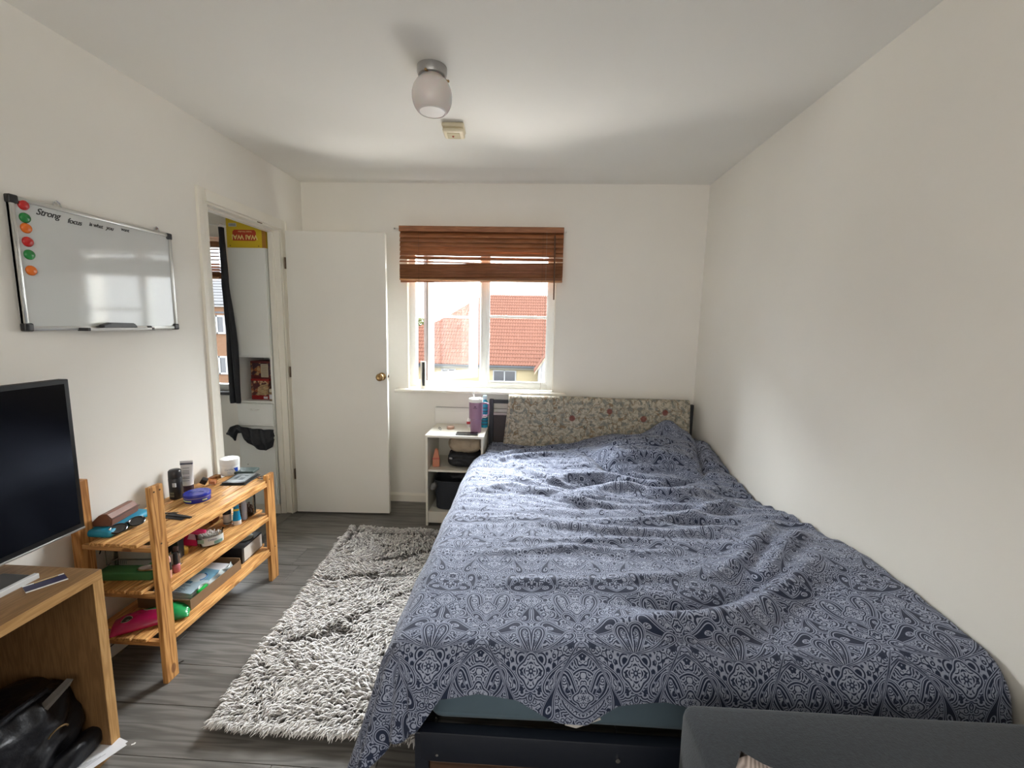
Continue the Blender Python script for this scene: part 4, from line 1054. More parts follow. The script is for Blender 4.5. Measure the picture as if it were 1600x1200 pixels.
for k, (dx, r_) in enumerate(((0, .35), (.012, .28), (.004, .42))):
    t = thing('paper_sheet', ('topmost', 'middle', 'lowest')[2-k]+' of the loose white paper sheets beside the handbag in the oak unit', 'paper', (.345+dx, -2.215, .0315+k*.0012), -r_, 'loose papers in the television unit')
    MB().box(-.04, .045, -.145, .145, 0, .0006).build('sheet', mat('printed_paper', (.62, .62, .64), .8), t)
    if k == 2:
        for q_ in range(7): MB().box(.022-q_*.004, .0232-q_*.004, -.11, .10-q_*.01, .0006, .0008).build('printed_line', mat('grey_ink', (.12, .12, .13), .7), t)

# ------------------------------------------------------------------ pine shelf unit
t = thing('pine_shelf_unit', 'low slatted pine shelf unit with three shelves against the left wall', 'shelf', (0, 0, 0))
SH = t
XF, XB = .350, .028
for (x0, x1, ya, yb, h) in ((XF-.019, XF, -1.827, -1.772, .785), (XB, XB+.030, -1.827, -1.772, .790), (XF-.019, XF, -1.142, -1.078, .590), (XB, XB+.030, -1.142, -1.078, .566)):
    MB().box(x0, x1, ya, yb, 0, h, .0015).build('post', PINE_Z, t)
ZS = [.565, .380, .185]
for z in ZS:
    for (ya, yb) in ((-1.822, -1.802), (-1.118, -1.098)):
        MB().box(XB+.032, XF-.0195, ya, yb, z-.032, z-.0135, .0012).build('cross_rail', PINE_X, t)
    n = 5; wd = (XF-XB-.0)/n
    for k in range(n):
        xa = XB+k*wd; inner = 0
        ya, yb = -1.830, -1.085
        if k in (0, n-1): ya, yb = -1.771, -1.143
        MB().box(xa+.0045, xa+wd-.0045, ya, yb, z-.013, z, .002).build('slat', PINE_Y, t)
    for xa, xb in ((XF-.019, XF), (XB, XB+.019)):
        MB().box(xa, xb, -1.771, -1.143, z-.034, z-.0135, .0015).build('side_rail', PINE_Y, t)
for (y, z) in ((-1.812, .765), (-1.787, .765), (-1.80, .56), (-1.12, .565), (-1.10, .18)):
    MB().cyl((XF-.001, y, z), (XF+.0012, y, z), .0035, n=10).build('screw_head', mat('dark_screw', (.12, .07, .04), .5, .5), t)

T, Mi, Bo = ZS
def lath(name, prof, m, parent, n=24, smooth=60, **k):
    mb = MB(); mb.lathe(prof, n=n, **k); return mb.build(name, m, parent, True, smooth)
# top shelf
t = thing('leather_glasses_case', 'brown leather glasses case lying on the blue case on the top shelf', 'case', (.075, -1.690, T+.030), 1.72)
mb = MB(); mb.prism([(-.03, 0), (.04, 0), (.045, .012), (.010, .046), (-.015, .050), (-.034, .028)], 'x', -.072, .072)
bmesh.ops.bevel(mb.bm, geom=mb.bm.edges[:], offset=.004, segments=3, affect='EDGES'); mb.build('body', mat('brown_leather', (.20, .082, .05), .4, var=.1, vscale=30), t, True)
MB().box(-.073, .073, -.0365, -.033, .026, .030, .001).build('flap_edge', mat('dark_brown_edge', (.06, .025, .018), .5), t)
t = thing('blue_pouch', 'turquoise soft case under the brown glasses case on the top shelf', 'case', (.082, -1.690, T), 1.66)
mb = MB(); mb.box(-.105, .105, -.052, .045, .001, .030, .012, seg=4); mb.rough(.003, 18, 2); mb.build('body', mat('turquoise_leatherette', (.01, .26, .42), .45), t, True)
t = thing('sunglasses', 'black sunglasses resting in front of the turquoise case', 'sunglasses', (.165, -1.715, T+.004), 1.42)
FRM = mat('gloss_black_frame', (.006, .006, .007), .15)
for s_ in (-1, 1):
    el = [(s_*.034+.029*math.cos(a), 0, .021+.018*math.sin(a)) for a in np.linspace(0, 2*PI, 26)[:-1]]
    mb = MB(); mb.tube(el, .0035, 8, True); mb.build('rim', FRM, t, True)
    mb = MB(); mb.prism([(p[0], p[2]) for p in el], 'y', -.0012, .0012); mb.build('lens', mat('dark_lens', (.02, .019, .018), .08), t)
    mb = MB(); mb.tube([(s_*.062, .0, .028), (s_*.068, .012, .028), (s_*.060, .075, .020), (s_*.058, .125, .008)], .0022, 8); mb.build('temple', FRM, t, True)
    MB().box(s_*.060-.003, s_*.060+.003, -.0045, -.003, .024, .032, .0005).build('hinge_mark', CHROME, t)
mb = MB(); mb.tube([(-.008, 0, .028), (0, -.002, .031), (.008, 0, .028)], .003, 8); mb.build('bridge', FRM, t, True)
t.location = (.160, -1.722, T+.008); t.rotation_euler = (-.85, 0, 1.38)
def can(name, label, cat, loc, prof, m, **k):
    t = thing(name, label, cat, loc); lath('body', prof, m, t, **k); return t
MB_BLACK = mat('satin_black', (.014, .014, .016), .35)
t = can('deodorant_can', 'black aerosol deodorant can standing at the wall on the top shelf', 'can', (.080, -1.402, T), [(0, 0), (.024, 0), (.0265, .003), (.0265, .098), (.0245, .101), (0, .101)], MB_BLACK)
lath('cap', [(.0262, .102), (.0262, .118), (.0255, .132), (.020, .138), (0, .139)], mat('dark_grey_cap', (.02, .02, .022), .3), t)
MB().box(.006, .020, -.0262, -.0200, .062, .080, .0005).build('printed_square', mat('pale_grey_print', (.42, .42, .42), .5), t)
for z in (.015, .028): MB().box(-.010, .010, -.0272, -.0250, z, z+.008, .0005).build('printed_text', mat('dim_text_print', (.14, .13, .09), .5), t)
t = thing('cream_tube', 'white squeeze tube with dark cap standing upside down behind the deodorant can', 'tube', (.070, -1.318, T), .35)
mb = MB(); n = 24; rings = []
for k in range(9):
    f = k/8; z = .034+.118*f; rx = .023+.004*f; ry = .021*(1-f)+.0012
    rings.append([mb.bm.verts.new((rx*math.cos(2*PI*i/n), ry*math.sin(2*PI*i/n), z)) for i in range(n)])
for a, b_ in zip(rings, rings[1:]):
    for i in range(n): mb.bm.faces.new((a[i], a[(i+1) % n], b_[(i+1) % n], b_[i]))
mb.bm.faces.new(rings[-1]); mb.bm.faces.new(rings[0][::-1]); mb.build('body', mat('tube_white', (.72, .72, .73), .35), t, True)
lath('cap', [(0, 0), (.021, 0), (.0222, .002), (.0222, .034), (0, .034)], mat('dark_plum_cap', (.035, .02, .04), .3), t)
MB().box(-.026, .026, -.0045, .0045, .134, .143, .001).build('dark_band', mat('slate_print', (.09, .10, .14), .4), t)
for z in (.118, .105, .098, .091, .075, .068, .058): MB().box(-.015, .013, -.0235+(z-.034)*.16, -.010, z, z+.0028).build('printed_text', mat('grey_text_print', (.33, .33, .35), .5), t)
t = thing('blue_tin', 'round royal blue tin with pale green band on the top shelf', 'tin', (.188, -1.412, T))
lath('base', [(0, 0), (.050, 0), (.0525, .002), (.0525, .022), (0, .022)], mat('royal_blue_lacquer', (.010, .022, .30), .2), t, 48)
lath('lid', [(.0530, .0215), (.054, .0235), (.054, .036), (.0515, .039), (.0480, .0385), (0, .040)], MATS['royal_blue_lacquer'], t, 48)
lath('silver_ring', [(.0545, .0222), (.0545, .0238)], mat('silver_line', (.55, .58, .62), .2, .6), t, 48)
for a0, a1 in ((-2.35, -1.35), (-.55, -.15)):
    mb = MB(); mb.grid(12, 2, lambda a, b_: Vector((.0529*math.cos(a0+(a1-a0)*a), .0529*math.sin(a0+(a1-a0)*a), .009+.006*b_))); mb.build('green_band', mat('pale_green_print', (.38, .52, .25), .4), t)
text('embossed_lettering', 'NIVEA', .021, mat('embossed_blue', (.10, .15, .45), .25), t, (0, 0, .0403), (0, 0, .35), depth=.0006)
t = thing('perfume_cube', 'small clear amber glass perfume cube lying with black cap beside it on the top shelf', 'perfume', (.108, -1.228, T), .3)
MB().box(.0, .030, -.014, .014, .001, .040, .003).build('bottle_glass', glass_material('amber_tint_glass', (.96, .80, .70)), t)
MB().box(.004, .026, -.010, .010, .004, .020, .002).build('scent', mat('rose_amber_liquid', (.60, .33, .22), .2), t)
mb = MB(); mb.box(-.014, .014, -.013, .013, -.013, .013, .003); o = mb.build('cap', BPL, t, True); o.location = (-.024, 0, .022); o.rotation_euler = (.3, .55, .2)
t = thing('cream_tub', 'large white lidded cream tub standing on the top shelf near the doorway', 'tub', (.100, -1.062, T), .62)
WT = mat('tub_white', (.74, .74, .72), .3)
lath('jar', [(0, 0), (.042, 0), (.045, .003), (.0455, .052), (.0435, .056), (0, .056)], WT, t, 40)
lath('lid', [(.0465, .053), (.0470, .055), (.0470, .083), (.045, .088), (.040, .0885), (0, .0885)], WT, t, 40)
def on_cyl(parent, name, m, R, a0, a1, z0, z1, tri=False, n=10):
    mb = MB()
    if tri: mb.grid(n, 2, lambda a, b_: Vector((R*math.cos(a0+(a1-a0)*a), R*math.sin(a0+(a1-a0)*a), z1-(z1-z0)*(1-b_)*min(1, a*1.4) if b_ < .5 else z1)))
    else: mb.grid(n, 2, lambda a, b_: Vector((R*math.cos(a0+(a1-a0)*a), R*math.sin(a0+(a1-a0)*a), z0+(z1-z0)*b_)))
    return mb.build(name, m, parent)
on_cyl(t, 'blue_triangle', mat('cobalt_print', (.01, .06, .42), .35), .0460, -1.25, -.72, .008, .042, True)
text('lettering', 'CeraVe', .0125, mat('steel_print', (.10, .14, .22), .5), t, (-.006, -.0458, .036), FY, .0003)
for k in range(4): MB().box(-.014, .006-.002*k, -.0462, -.0440, .012+.004*k, .0135+.004*k).build('printed_line', mat('faint_print', (.35, .38, .42), .5), t)
t = thing('e_reader', 'grey e-reader in black folding cover lying open on the top shelf', 'e-reader', (.215, -1.140, T), .12)
MB().box(-.062, .062, -.088, .070, .0, .004, .002).build('back_cover', mat('black_leatherette', (.02, .024, .024), .55), t)
MB().box(-.056, .056, -.080, .064, .004, .012, .003).build('reader_body', BPL, t, True)
MB().box(-.045, .045, -.062, .056, .012, .0125).build('screen', mat('e_ink_grey', (.24, .27, .28), .35), t)
mb = MB()
for k, (x, y, a, b_) in enumerate(((-.02, 0, .016, .05), (.012, -.02, .022, .035), (.015, .025, .018, .02), (-.01, .035, .03, .01))): mb.box(x-a/2, x+a/2, y-b_/2, y+b_/2, .0125, .0127)
mb.build('picture_shapes', mat('e_ink_dark', (.07, .09, .10), .4), t)
t = thing('green_wallet', 'dark green leather wallet overlapping the e-reader at the end of the top shelf', 'wallet', (.172, -1.035, T+.0035), .18)
t.rotation_euler = (-.02, 0, .18)
MB().box(-.052, .052, -.045, .038, .0, .016, .005, seg=3).build('body', mat('dark_green_leather', (.045, .07, .065), .45, var=.15, vscale=40), t, True)
t = thing('beaded_bracelet', 'thin brown beaded bracelet lying at the corner of the top shelf', 'bracelet', (.305, -1.110, T))
t.location = (.300, -1.105, T+.003)
mb = MB()
for k in range(22): a = k*2*PI/22; mb.sph((.022*math.cos(a), .016*math.sin(a), 0), .003, 8)
mb.build('beads', mat('brown_bead', (.14, .06, .03), .35), t, True)
t = thing('hair_clip', 'flat black hair comb lying on the front of the top shelf', 'comb', (.245, -1.590, T), -.15)
mb = MB(); mb.prism([(-.055, -.010), (.06, -.004), (.06, .006), (.02, .010), (-.055, .012)], 'z', .0005, .006); mb.build('spine', BPL, t)
mb = MB()
for k in range(16): mb.box(-.05+k*.006, -.0475+k*.006, -.028, -.008, .001, .004)
mb.build('teeth', BPL, t)
t = thing('scissors', 'small grey nail scissors lying behind the black comb on the top shelf', 'scissors', (.180, -1.565, T), .15)
mb = MB(); mb.prism([(-.05, .002), (.035, -.004), (.035, -.001), (-.02, .008)], 'z', .001, .003); mb.prism([(-.05, -.004), (.035, .007), (.035, .004), (-.02, -.009)], 'z', .0032, .005)
mb.tube([(-.062+.013*math.cos(a), .012+.009*math.sin(a), .003) for a in np.linspace(0, 2*PI, 14)[:-1]], .0018, 6, True); mb.tube([(-.062+.013*math.cos(a), -.012+.009*math.sin(a), .003) for a in np.linspace(0, 2*PI, 14)[:-1]], .0018, 6, True)
mb.build('blades', mat('tarnished_steel', (.10, .10, .10), .35, .7), t, True)

# middle shelf, far half
t = thing('cotton_bud_tub', 'oval clear tub full of white cotton buds on the middle shelf', 'tub', (.272, -1.462, Mi), .75)
lath('tub_wall', [(.036, .0), (.040, .002), (.0465, .060), (.0475, .062), (.0455, .062), (.039, .003), (0, .002)], CLEAR, t, 36, sx=1.18, sy=.86)
rg = np.random.RandomState(3); mb = MB()
for k in range(110):
    a = rg.uniform(0, 2*PI); r = .036*math.sqrt(rg.rand()); x, y = r*1.15*math.cos(a), r*.82*math.sin(a); h = .048+rg.uniform(-.004, .006)
    mb.cyl((x*.85, y*.85, .004), (x, y, h), .0011, n=5); mb.sph((x, y, h), .0027, 6, (1, 1, 1.7))
o = mb.build('cotton_buds', mat('cotton_white', (.70, .68, .66), .9), t, True); o['kind'] = 'stuff'
mb = MB(); mb.grid(16, 2, lambda a, b_: Vector((1.19*.0455*math.cos(-2.2+1.9*a), .87*.0455*math.sin(-2.2+1.9*a), .008+.036*b_))); mb.build('paper_label', mat('label_pale', (.60, .62, .60), .5), t)
mb = MB(); mb.grid(8, 2, lambda a, b_: Vector((1.20*.0460*math.cos(-1.35+.75*a), .88*.0460*math.sin(-1.35+.75*a), .010+.014*b_))); mb.build('green_label', mat('sage_print', (.16, .30, .26), .5), t)
mb = MB(); mb.grid(8, 2, lambda a, b_: Vector((1.20*.0460*math.cos(-2.6+.55*a), .88*.0460*math.sin(-2.6+.55*a), .022+.018*b_))); mb.build('green_label', mat('sage_light', (.26, .38, .30), .5), t)
text('lettering', 'Cotton', .0115, mat('navy_print', (.03, .05, .20), .5), t, (.006, -.0415, .034), FY, .0003)
t = thing('pink_packet', 'bright pink packet leaning behind the cotton bud tub', 'packet', (.205, -1.490, Mi), .55)
mb = MB(); mb.box(-.036, .036, -.012, .012, .002, .080, .008, seg=3); mb.rough(.003, 30, 6); o = mb.build('body', mat('hot_pink_foil', (.70, .015, .12), .35), t, True); o.rotation_euler = (0, .35, 0)
MB().box(-.024, .024, -.0155, -.0125, .035, .06, .001).build('white_print', mat('pale_pink_print', (.75, .45, .52), .5), t).rotation_euler = (0, .35, 0)
t = thing('yellow_pot', 'small yellow round pot below the pink packet on the middle shelf', 'pot', (.225, -1.555, Mi))
lath('pot', [(0, 0), (.014, 0), (.0165, .004), (.0165, .022), (.013, .026), (0, .027)], mat('honey_yellow', (.62, .36, .06), .35), t)
t = thing('roll_on_bottle', 'silver ball-topped white bottle lying behind the pink packet', 'bottle', (.140, -1.415, Mi+.0)) 
lath('body', [(0, 0), (.016, 0), (.018, .003), (.018, .050), (.013, .058), (0, .058)], mat('milk_white', (.66, .66, .62), .3), t)
mb = MB(); mb.sph((0, 0, .072), .0165, 18); mb.build('ball_cap', CHROME, t, True)
t = thing('round_perfume_bottle', 'round amber perfume bottle behind the black capped bottle', 'perfume', (.140, -1.270, Mi))
mb = MB(); mb.sph((0, 0, .037), .036, 28, (1, .55, 1)); mb.build('flacon', mat('amber_glass_solid', (.36, .13, .07), .12, coat=.5), t, True)
lath('collar', [(.010, .070), (.010, .080), (.008, .082), (.008, .095), (0, .096)], BRASS, t)
MB().box(-.018, .018, -.0215, -.019, .026, .044, .001).build('paper_label', mat('blush_label', (.55, .33, .26), .5), t)
t = thing('black_cap_bottle', 'white bottle with large black cap beside the blue tube', 'bottle', (.212, -1.262, Mi))
lath('body', [(0, 0), (.0165, 0), (.0180, .003), (.0180, .052), (0, .052)], mat('pale_bottle', (.60, .58, .56), .3), t)
lath('cap', [(.0188, .052), (.0188, .082), (.016, .087), (0, .088)], MB_BLACK, t)
lath('black_band', [(.0183, .006), (.0183, .010)], MB_BLACK, t)
t = thing('blue_tube', 'sky blue cream tube standing on its white cap on the middle shelf', 'tube', (.262, -1.262, Mi), .5)
mb = MB(); n = 24; rings = []
for k in range(9):
    f = k/8; z = .022+.105*f; rx = .0185*(1-f)+.0165*f; ry = .0175*(1-f)+.0010; rx2 = rx*(1-.55*f)
    rings.append([mb.bm.verts.new((rx2*math.cos(2*PI*i/n), ry*math.sin(2*PI*i/n), z)) for i in range(n)])
for a, b_ in zip(rings, rings[1:]):
    for i in range(n): mb.bm.faces.new((a[i], a[(i+1) % n], b_[(i+1) % n], b_[i]))
mb.bm.faces.new(rings[-1]); mb.build('body', mat('sky_blue_plastic', (.01, .32, .62), .3), t, True)
lath('cap', [(0, 0), (.0180, 0), (.0190, .002), (.0185, .022), (0, .022)], WPL, t)
MB().box(-.0125, .0125, -.0132, -.0100, .072, .082, .001).build('yellow_band', mat('yellow_print', (.70, .55, .05), .4), t)
t = thing('slim_bottle', 'slim pale lilac bottle between the blue tube and the glass jar', 'bottle', (.262, -1.205, Mi))
lath('body', [(0, 0), (.0125, 0), (.0135, .003), (.0135, .080), (.010, .088), (.0085, .105), (0, .106)], mat('pale_lilac_plastic', (.50, .48, .52), .2), t)
t = thing('glass_jar', 'clear lidless glass jar half filled with brown pods on the middle shelf', 'jar', (.232, -1.150, Mi))
lath('jar_wall', [(.046, 0), (.048, .003), (.048, .120), (.043, .132), (.041, .140), (.0425, .142), (.0395, .141), (.040, .131), (.0455, .119), (.0455, .004), (0, .003)], CLEAR, t, 32)
rg = np.random.RandomState(8); mb = MB()
for k in range(150):
    a = rg.uniform(0, 2*PI); r = .038*math.sqrt(rg.rand()); z = .008+rg.rand()*.042
    m0 = len(mb.bm.verts); mb.sph((r*math.cos(a), r*math.sin(a), z), rg.uniform(.004, .008), 6, (1, .6, .8))
mb.rough(.003, 90, 5)
o = mb.build('brown_pods', mat('brown_pod', (.11, .05, .035), .6, var=.6, vscale=60), t, True); o['kind'] = 'stuff'
# middle shelf, near half
def nail(name, label, loc, body, capm, r=.0115, hb=.030, hc=.042, sq=False):
    t = thing(name, label, 'bottle', loc)
    if sq: MB().box(-r, r, -r, r, 0, hb, .002).build('glass_body', body, t, True)
    else: lath('glass_body', [(0, 0), (r*.95, 0), (r, .002), (r, hb-.004), (r*.6, hb), (0, hb)], body, t, 20)
    lath('cap', [(r*.62, hb), (r*.70, hb+.002), (r*.62, hb+hc-.002), (0, hb+hc)], capm, t, 16); return t
nail('nail_polish', 'dusty pink nail polish bottle with long black cap at the shelf front', (.303, -1.690, Mi), mat('dusty_pink_lacquer', (.45, .13, .14), .15), MB_BLACK, .0135, .034, .048)
t = thing('foundation_bottle', 'pale pink make-up bottle with black label right beside the near pine post', 'bottle', (.305, -1.735, Mi))
lath('body', [(0, 0), (.0125, 0), (.0135, .002), (.0135, .070), (0, .070)], mat('blush_pink', (.66, .36, .28), .3), t, 20)
lath('black_label', [(.0140, .034), (.0140, .066)], MB_BLACK, t, 20)
lath('cap', [(.0130, .070), (.0130, .080), (.010, .088), (0, .090)], MATS['blush_pink'], t, 20)
mb = MB(); mb.sph((.006, -.0135, .056), .0035, 8, (1, .2, 1)); mb.build('white_heart_mark', WPL, t)
t = thing('hand_sanitiser', 'clear square bottle with silver grey label behind the nail polish', 'bottle', (.262, -1.640, Mi), .3)
MB().box(-.020, .020, -.010, .010, .001, .060, .004).build('bottle_wall', CLEAR, t)
MB().box(-.018, .018, -.0108, -.0100, .010, .052).build('paper_label', mat('silver_label', (.50, .50, .50), .4), t)
lath('cap', [(.009, .060), (.009, .078), (0, .079)], mat('dusky_brown_cap', (.10, .06, .05), .3), t, 16)
t = thing('black_cosmetic_box', 'matt black upright box behind the nail polish', 'box', (.218, -1.590, Mi), .2)
MB().box(-.022, .022, -.022, .022, 0, .115, .002).build('carton', MB_BLACK, t)
nail('burgundy_polish', 'dark burgundy bottle with black cap behind the pale pink make-up bottle', (.255, -1.725, Mi), mat('burgundy_lacquer', (.10, .008, .02), .12), MB_BLACK, .017, .055, .040)
nail('wine_red_polish', 'wine red square nail polish beside the matt black box', (.172, -1.640, Mi), mat('wine_red_lacquer', (.16, .01, .03), .12), MB_BLACK, .016, .050, .035, True)
t = thing('green_box', 'flat green box lying on the near end of the middle shelf', 'box', (.150, -1.690, Mi), .1)
MB().box(-.105, .10, -.080, .085, 0, .034, .006, seg=3).build('carton', mat('matt_green_card', (.055, .19, .065), .6), t, True)
t = thing('clear_storage_box', 'clear acrylic box holding a white label on top of the green box', 'box', (.115, -1.668, Mi+.035), .1)
mb = MB(); mb.box(-.07, .085, -.055, .06, .001, .078, .003); mb.build('acrylic_shell', CLEAR, t)
mb = MB(); mb.tube([(-.07, -.055, .078), (.085, -.055, .078), (.085, .06, .078), (-.07, .06, .078)], .0016, 6, True); mb.tube([(-.07, -.055, .002), (-.07, -.055, .078)], .0016, 6); mb.build('edge_strip', mat('grey_acrylic_edge', (.14, .14, .13), .3), t)
MB().box(-.062, .078, -.010, .05, .002, .055, .003).build('white_contents', mat('off_white_card', (.46, .44, .38), .7), t)
for k in range(6): MB().box(-.030+k*.007, -.027+k*.007, -.0565, -.0555, .008, .028).build('printed_bar', mat('dark_label_print', (.10, .11, .10), .5), t)
t = thing('hand_mirror', 'oval mother of pearl hand mirror lying on the green box', 'mirror', (.232, -1.735, Mi+.036), .25)
mb = MB(); mb.lathe([(.026, .0), (.028, .003), (.026, .006), (0, .0065)], n=32, sx=1.5, sy=.75); mb.build('frame', BRASS, t, True)
mb = MB(); mb.lathe([(.024, .0068), (0, .0075)], n=32, sx=1.5, sy=.75); mb.build('pearl_face', mat('pearl', (.50, .42, .36), .2), t, True)
soft_bag('black_hair_band', 'small black cloth bundle on the clear box under the top shelf', 'cloth', (.225, -1.640, Mi+.116), (.10, .08, .045), BAGM, 40, .006)
# bottom shelf
KR = mat('kraft_cardboard', (.20, .115, .055), .85, var=.08, vscale=20)
t = thing('cardboard_tray', 'shallow open brown cardboard tray of papers on the bottom shelf', 'tray', (.205, -1.500, Bo), .0)
MB().box(-.115, .115, -.155, .165, .0005, .003).build('tray_floor', KR, t)
MB().box(.112, .115, -.155, .165, .003, .046).build('side', KR, t); MB().box(-.115, -.112, -.155, .165, .003, .046).build('side', KR, t)
MB().box(-.112, .112, -.155, -.152, .003, .046).build('side', KR, t); MB().box(-.112, .112, .162, .165, .003, .056).build('side', KR, t)
PW = mat('white_paper', (.66, .66, .70), .8)
for k, (dx, dy, r, lab) in enumerate(((-.01, .0, .0, 'lowest white paper of the stack in the cardboard tray'), (-.005, .02, .05, 'middle white paper of the stack in the cardboard tray'), (.0, .03, -.03, 'top white paper of the stack in the cardboard tray, beneath the blue leaflet'))):
    t = thing('paper_stack', lab, 'paper', (.195+dx, -1.500+dy, Bo+.0035+k*.013), r, 'papers in the cardboard tray')
    MB().box(-.088, .088, -.125, .110, 0, .012, .001).build('sheets', PW, t)
t = thing('leaflet', 'pale blue and white printed leaflet on the papers in the cardboard tray', 'leaflet', (.222, -1.505, Bo+.0435), .0)
t.rotation_euler = (0, .06, -.06)
MB().box(-.060, .066, -.100, .085, 0, .003, .0005).build('cover_sheet', mat('ice_blue_print', (.42, .55, .62), .6), t)
mb = MB(); mb.prism([(-.058, -.02), (.064, .005), (.064, .083), (-.058, .083)], 'z', .003, .0034); mb.build('blue_wash', mat('mid_blue_print', (.16, .34, .46), .6), t)
mb = MB(); mb.lathe([(.030, .0036), (0, .0038)], n=28, c=(.012, .012, 0), sx=1, sy=1.15); mb.build('white_disc', mat('white_print', (.62, .68, .70), .6), t)
mb = MB(); mb.tube([(.012+.026*math.cos(a), .015+.03*math.sin(a), .004) for a in np.linspace(-.8, 1.6, 12)], .003, 5); mb.build('blue_swirl', mat('swirl_blue', (.08, .25, .50), .6), t)
MB().box(-.052, .010, -.036, -.020, .0034, .0038, .0001).build('blue_banner', mat('banner_blue', (.04, .15, .27), .6), t)
for y0_, w2_ in ((-.052, .07), (-.060, .05), (-.092, .06)): MB().box(-.045, -.045+w2_, y0_, y0_+.003, .0032, .0036).build('printed_line', mat('slate_blue_text', (.12, .20, .30), .6), t)
text('lettering', 'Clinic', .026, mat('slate_blue_text', (.12, .20, .30), .6), t, (-.002, -.076, .0034), (0, 0, 0), .0002)
t = thing('green_marker', 'bright green plastic clip pushed down the front side of the cardboard tray', 'clip', (.297, -1.560, Bo+.034), 1.5)
mb = MB(); mb.box(-.026, .026, -.006, .006, -.004, .010, .003); mb.build('clip_body', mat('bright_green_plastic', (.03, .42, .08), .3), t, True)
t = thing('plastic_sleeves', 'crumpled clear document sleeves along the front side of the cardboard tray', 'sleeve', (.296, -1.480, Bo+.020))
mb = MB(); mb.grid(30, 8, lambda a, b_: Vector((.008*math.sin(a*21+b_*3)*.6-.004*b_, -.10+.22*a, .028*b_+.006*math.sin(a*13)))); 
o = mb.build('sleeve', mat('milky_sleeve', (.50, .54, .52), .2, alpha=.75), t, True); so = o.modifiers.new('thickness', 'SOLIDIFY'); so.thickness = .0015
t = thing('black_box', 'black box with a white long side on the far end of the bottom shelf', 'box', (.200, -1.215, Bo), .06)
MB().box(-.125, .095, -.085, .095, 0, .082, .001).build('carton', MB_BLACK, t)
MB().box(.0955, .0965, -.070, .088, .006, .074).build('white_side', mat('off_white_side', (.58, .55, .50), .6), t)
t = thing('glass_dish', 'small round frosted glass dish lying on the black box on the bottom shelf', 'dish', (.240, -1.190, Bo+.083))
lath('disc', [(.0, .0), (.042, 0), (.044, .002), (.044, .005), (.040, .007), (0, .008)], mat('frosted_glass', (.33, .38, .36), .2), t, 32)
# wipes packet
t = thing('wet_wipes_packet', 'crimson and green foil packet of wipes on the near end of the bottom shelf', 'packet', (.215, -1.725, Bo+.001), .62)
m, b = newmat('printed_foil', .25, .5)
X_, Y_, Z_ = sep(coord('Object'))
c = mixc(lt(X_*-1+.048+Y_*.35, 0), (.52, .015, .11), (.012, .26, .07))
c = mixc(lt(sabs(X_*-1+.048+Y_*.35)-.005, 0), c, (.70, .68, .66))
dd = hyp((X_-.012)*.9, (Y_-.035)*1.5); c = mixc(lt(dd-.040, 0), c, (.62, .70, .55)); c = mixc(lt(dd-.036, 0), c, (.02, .15, .04))
dr_ = noise_n(coord('Object'), 55, 1); c = mixc(soft(hyp(X_+.035, Y_-.03)-.018, .006)*lt(.5-dr_, 0), c, (.30, .01, .03))
d2 = hyp((X_+.075), (Y_+.012)); c = mixc(lt(d2-.018, 0), c, (.55, .60, .45)); c = mixc(lt(d2-.016, 0), c, (.05, .05, .045)); c = mixc(lt(hyp(X_+.072, (Y_+.016))-.006, 0), c, (.5, .5, .45))
c = mixc(lt(Z_-.006, 0), c, (.62, .60, .55))
S.nt.links.new(c, b.inputs['Base Color'])
def foil(sg):
    def fn(a, b_):
        x, y = a*2-1, b_*2-1; k = max(0, (1-abs(x)**4))*max(0, (1-abs(y)**3.0))
        z = sg*.0+ (.034*k**.6 if sg > 0 else 0)+.008
        z += .006*noise.noise(Vector((x*4, y*3, 1)))*k+ .003*math.sin(y*30)*max(0, abs(x)-.85)*6
        return Vector((x*.125*(1-.03*abs(y)), y*.058, z if sg > 0 else .002+.006*(1-k)))
    return fn
mb = MB(); mb.grid(60, 40, foil(1)); mb.grid(60, 40, foil(-1)); bmesh.ops.remove_doubles(mb.bm, verts=mb.bm.verts[:], dist=.0008); mb.build('foil_pack', m, t, True, 0)

# floor bits
t = thing('paper_scrap', 'tiny white paper scrap on the grey floor near the oak unit', 'scrap', (.436, -2.068, .0005), .5)
mb = MB(); mb.box(-.005, .005, -.002, .002, 0, .0012); mb.box(.002, .006, 0, .004, 0, .0015); mb.build('scrap_body', WPL, t)
t = thing('hair_pin', 'thin black hair pin on the grey floor behind the near pine post', 'hairpin', (.300, -1.735, .0012), .9)
mb = MB(); mb.tube([(-.03, .002, 0), (.028, .0022, 0), (.031, 0, 0), (.028, -.0022, 0), (-.03, -.002, 0)], .0008, 5); mb.build('wire_body', BPL, t)
t = thing('skirting_cable', 'thin black cable running along the baseboard under the pine shelf unit', 'cable', (.0205, 0, .056))
mb = MB(); mb.tube([(0, -2.06+.1*k, .002*math.sin(k*1.7)) for k in range(10)], .0022, 6); mb.build('wire_body', BPL, t)

# ------------------------------------------------------------------ kitchen beyond the doorway
LX0, LX1, LY0 = -.335, -.078, -.335
t = thing('larder_cabinet', 'tall white kitchen larder cabinet standing beyond the doorway', 'cabinet', (LX0, LY0, 0))
w_ = LX1-LX0; D_ = .31
MB().box(0, .014, 0, D_, .075, 1.868).build('side_panel', CAB, t); MB().box(w_-.014, w_, 0, D_, .075, 1.868).build('side_panel', CAB, t)
MB().box(.014, w_-.014, D_-.01, D_, .075, 1.868).build('back_panel', CAB, t)
MB().box(.014, w_-.014, 0, D_-.01, 1.852, 1.868).build('top_board', CAB, t)
MB().box(.014, w_-.014, 0, D_-.01, .815, .829).build('shelf', CAB, t); MB().box(.014, w_-.014, 0, D_-.01, 1.135, 1.149).build('shelf', CAB, t)
MB().box(.010, w_-.002, .015, .03, 0, .075).build('plinth', GLOSS, t)
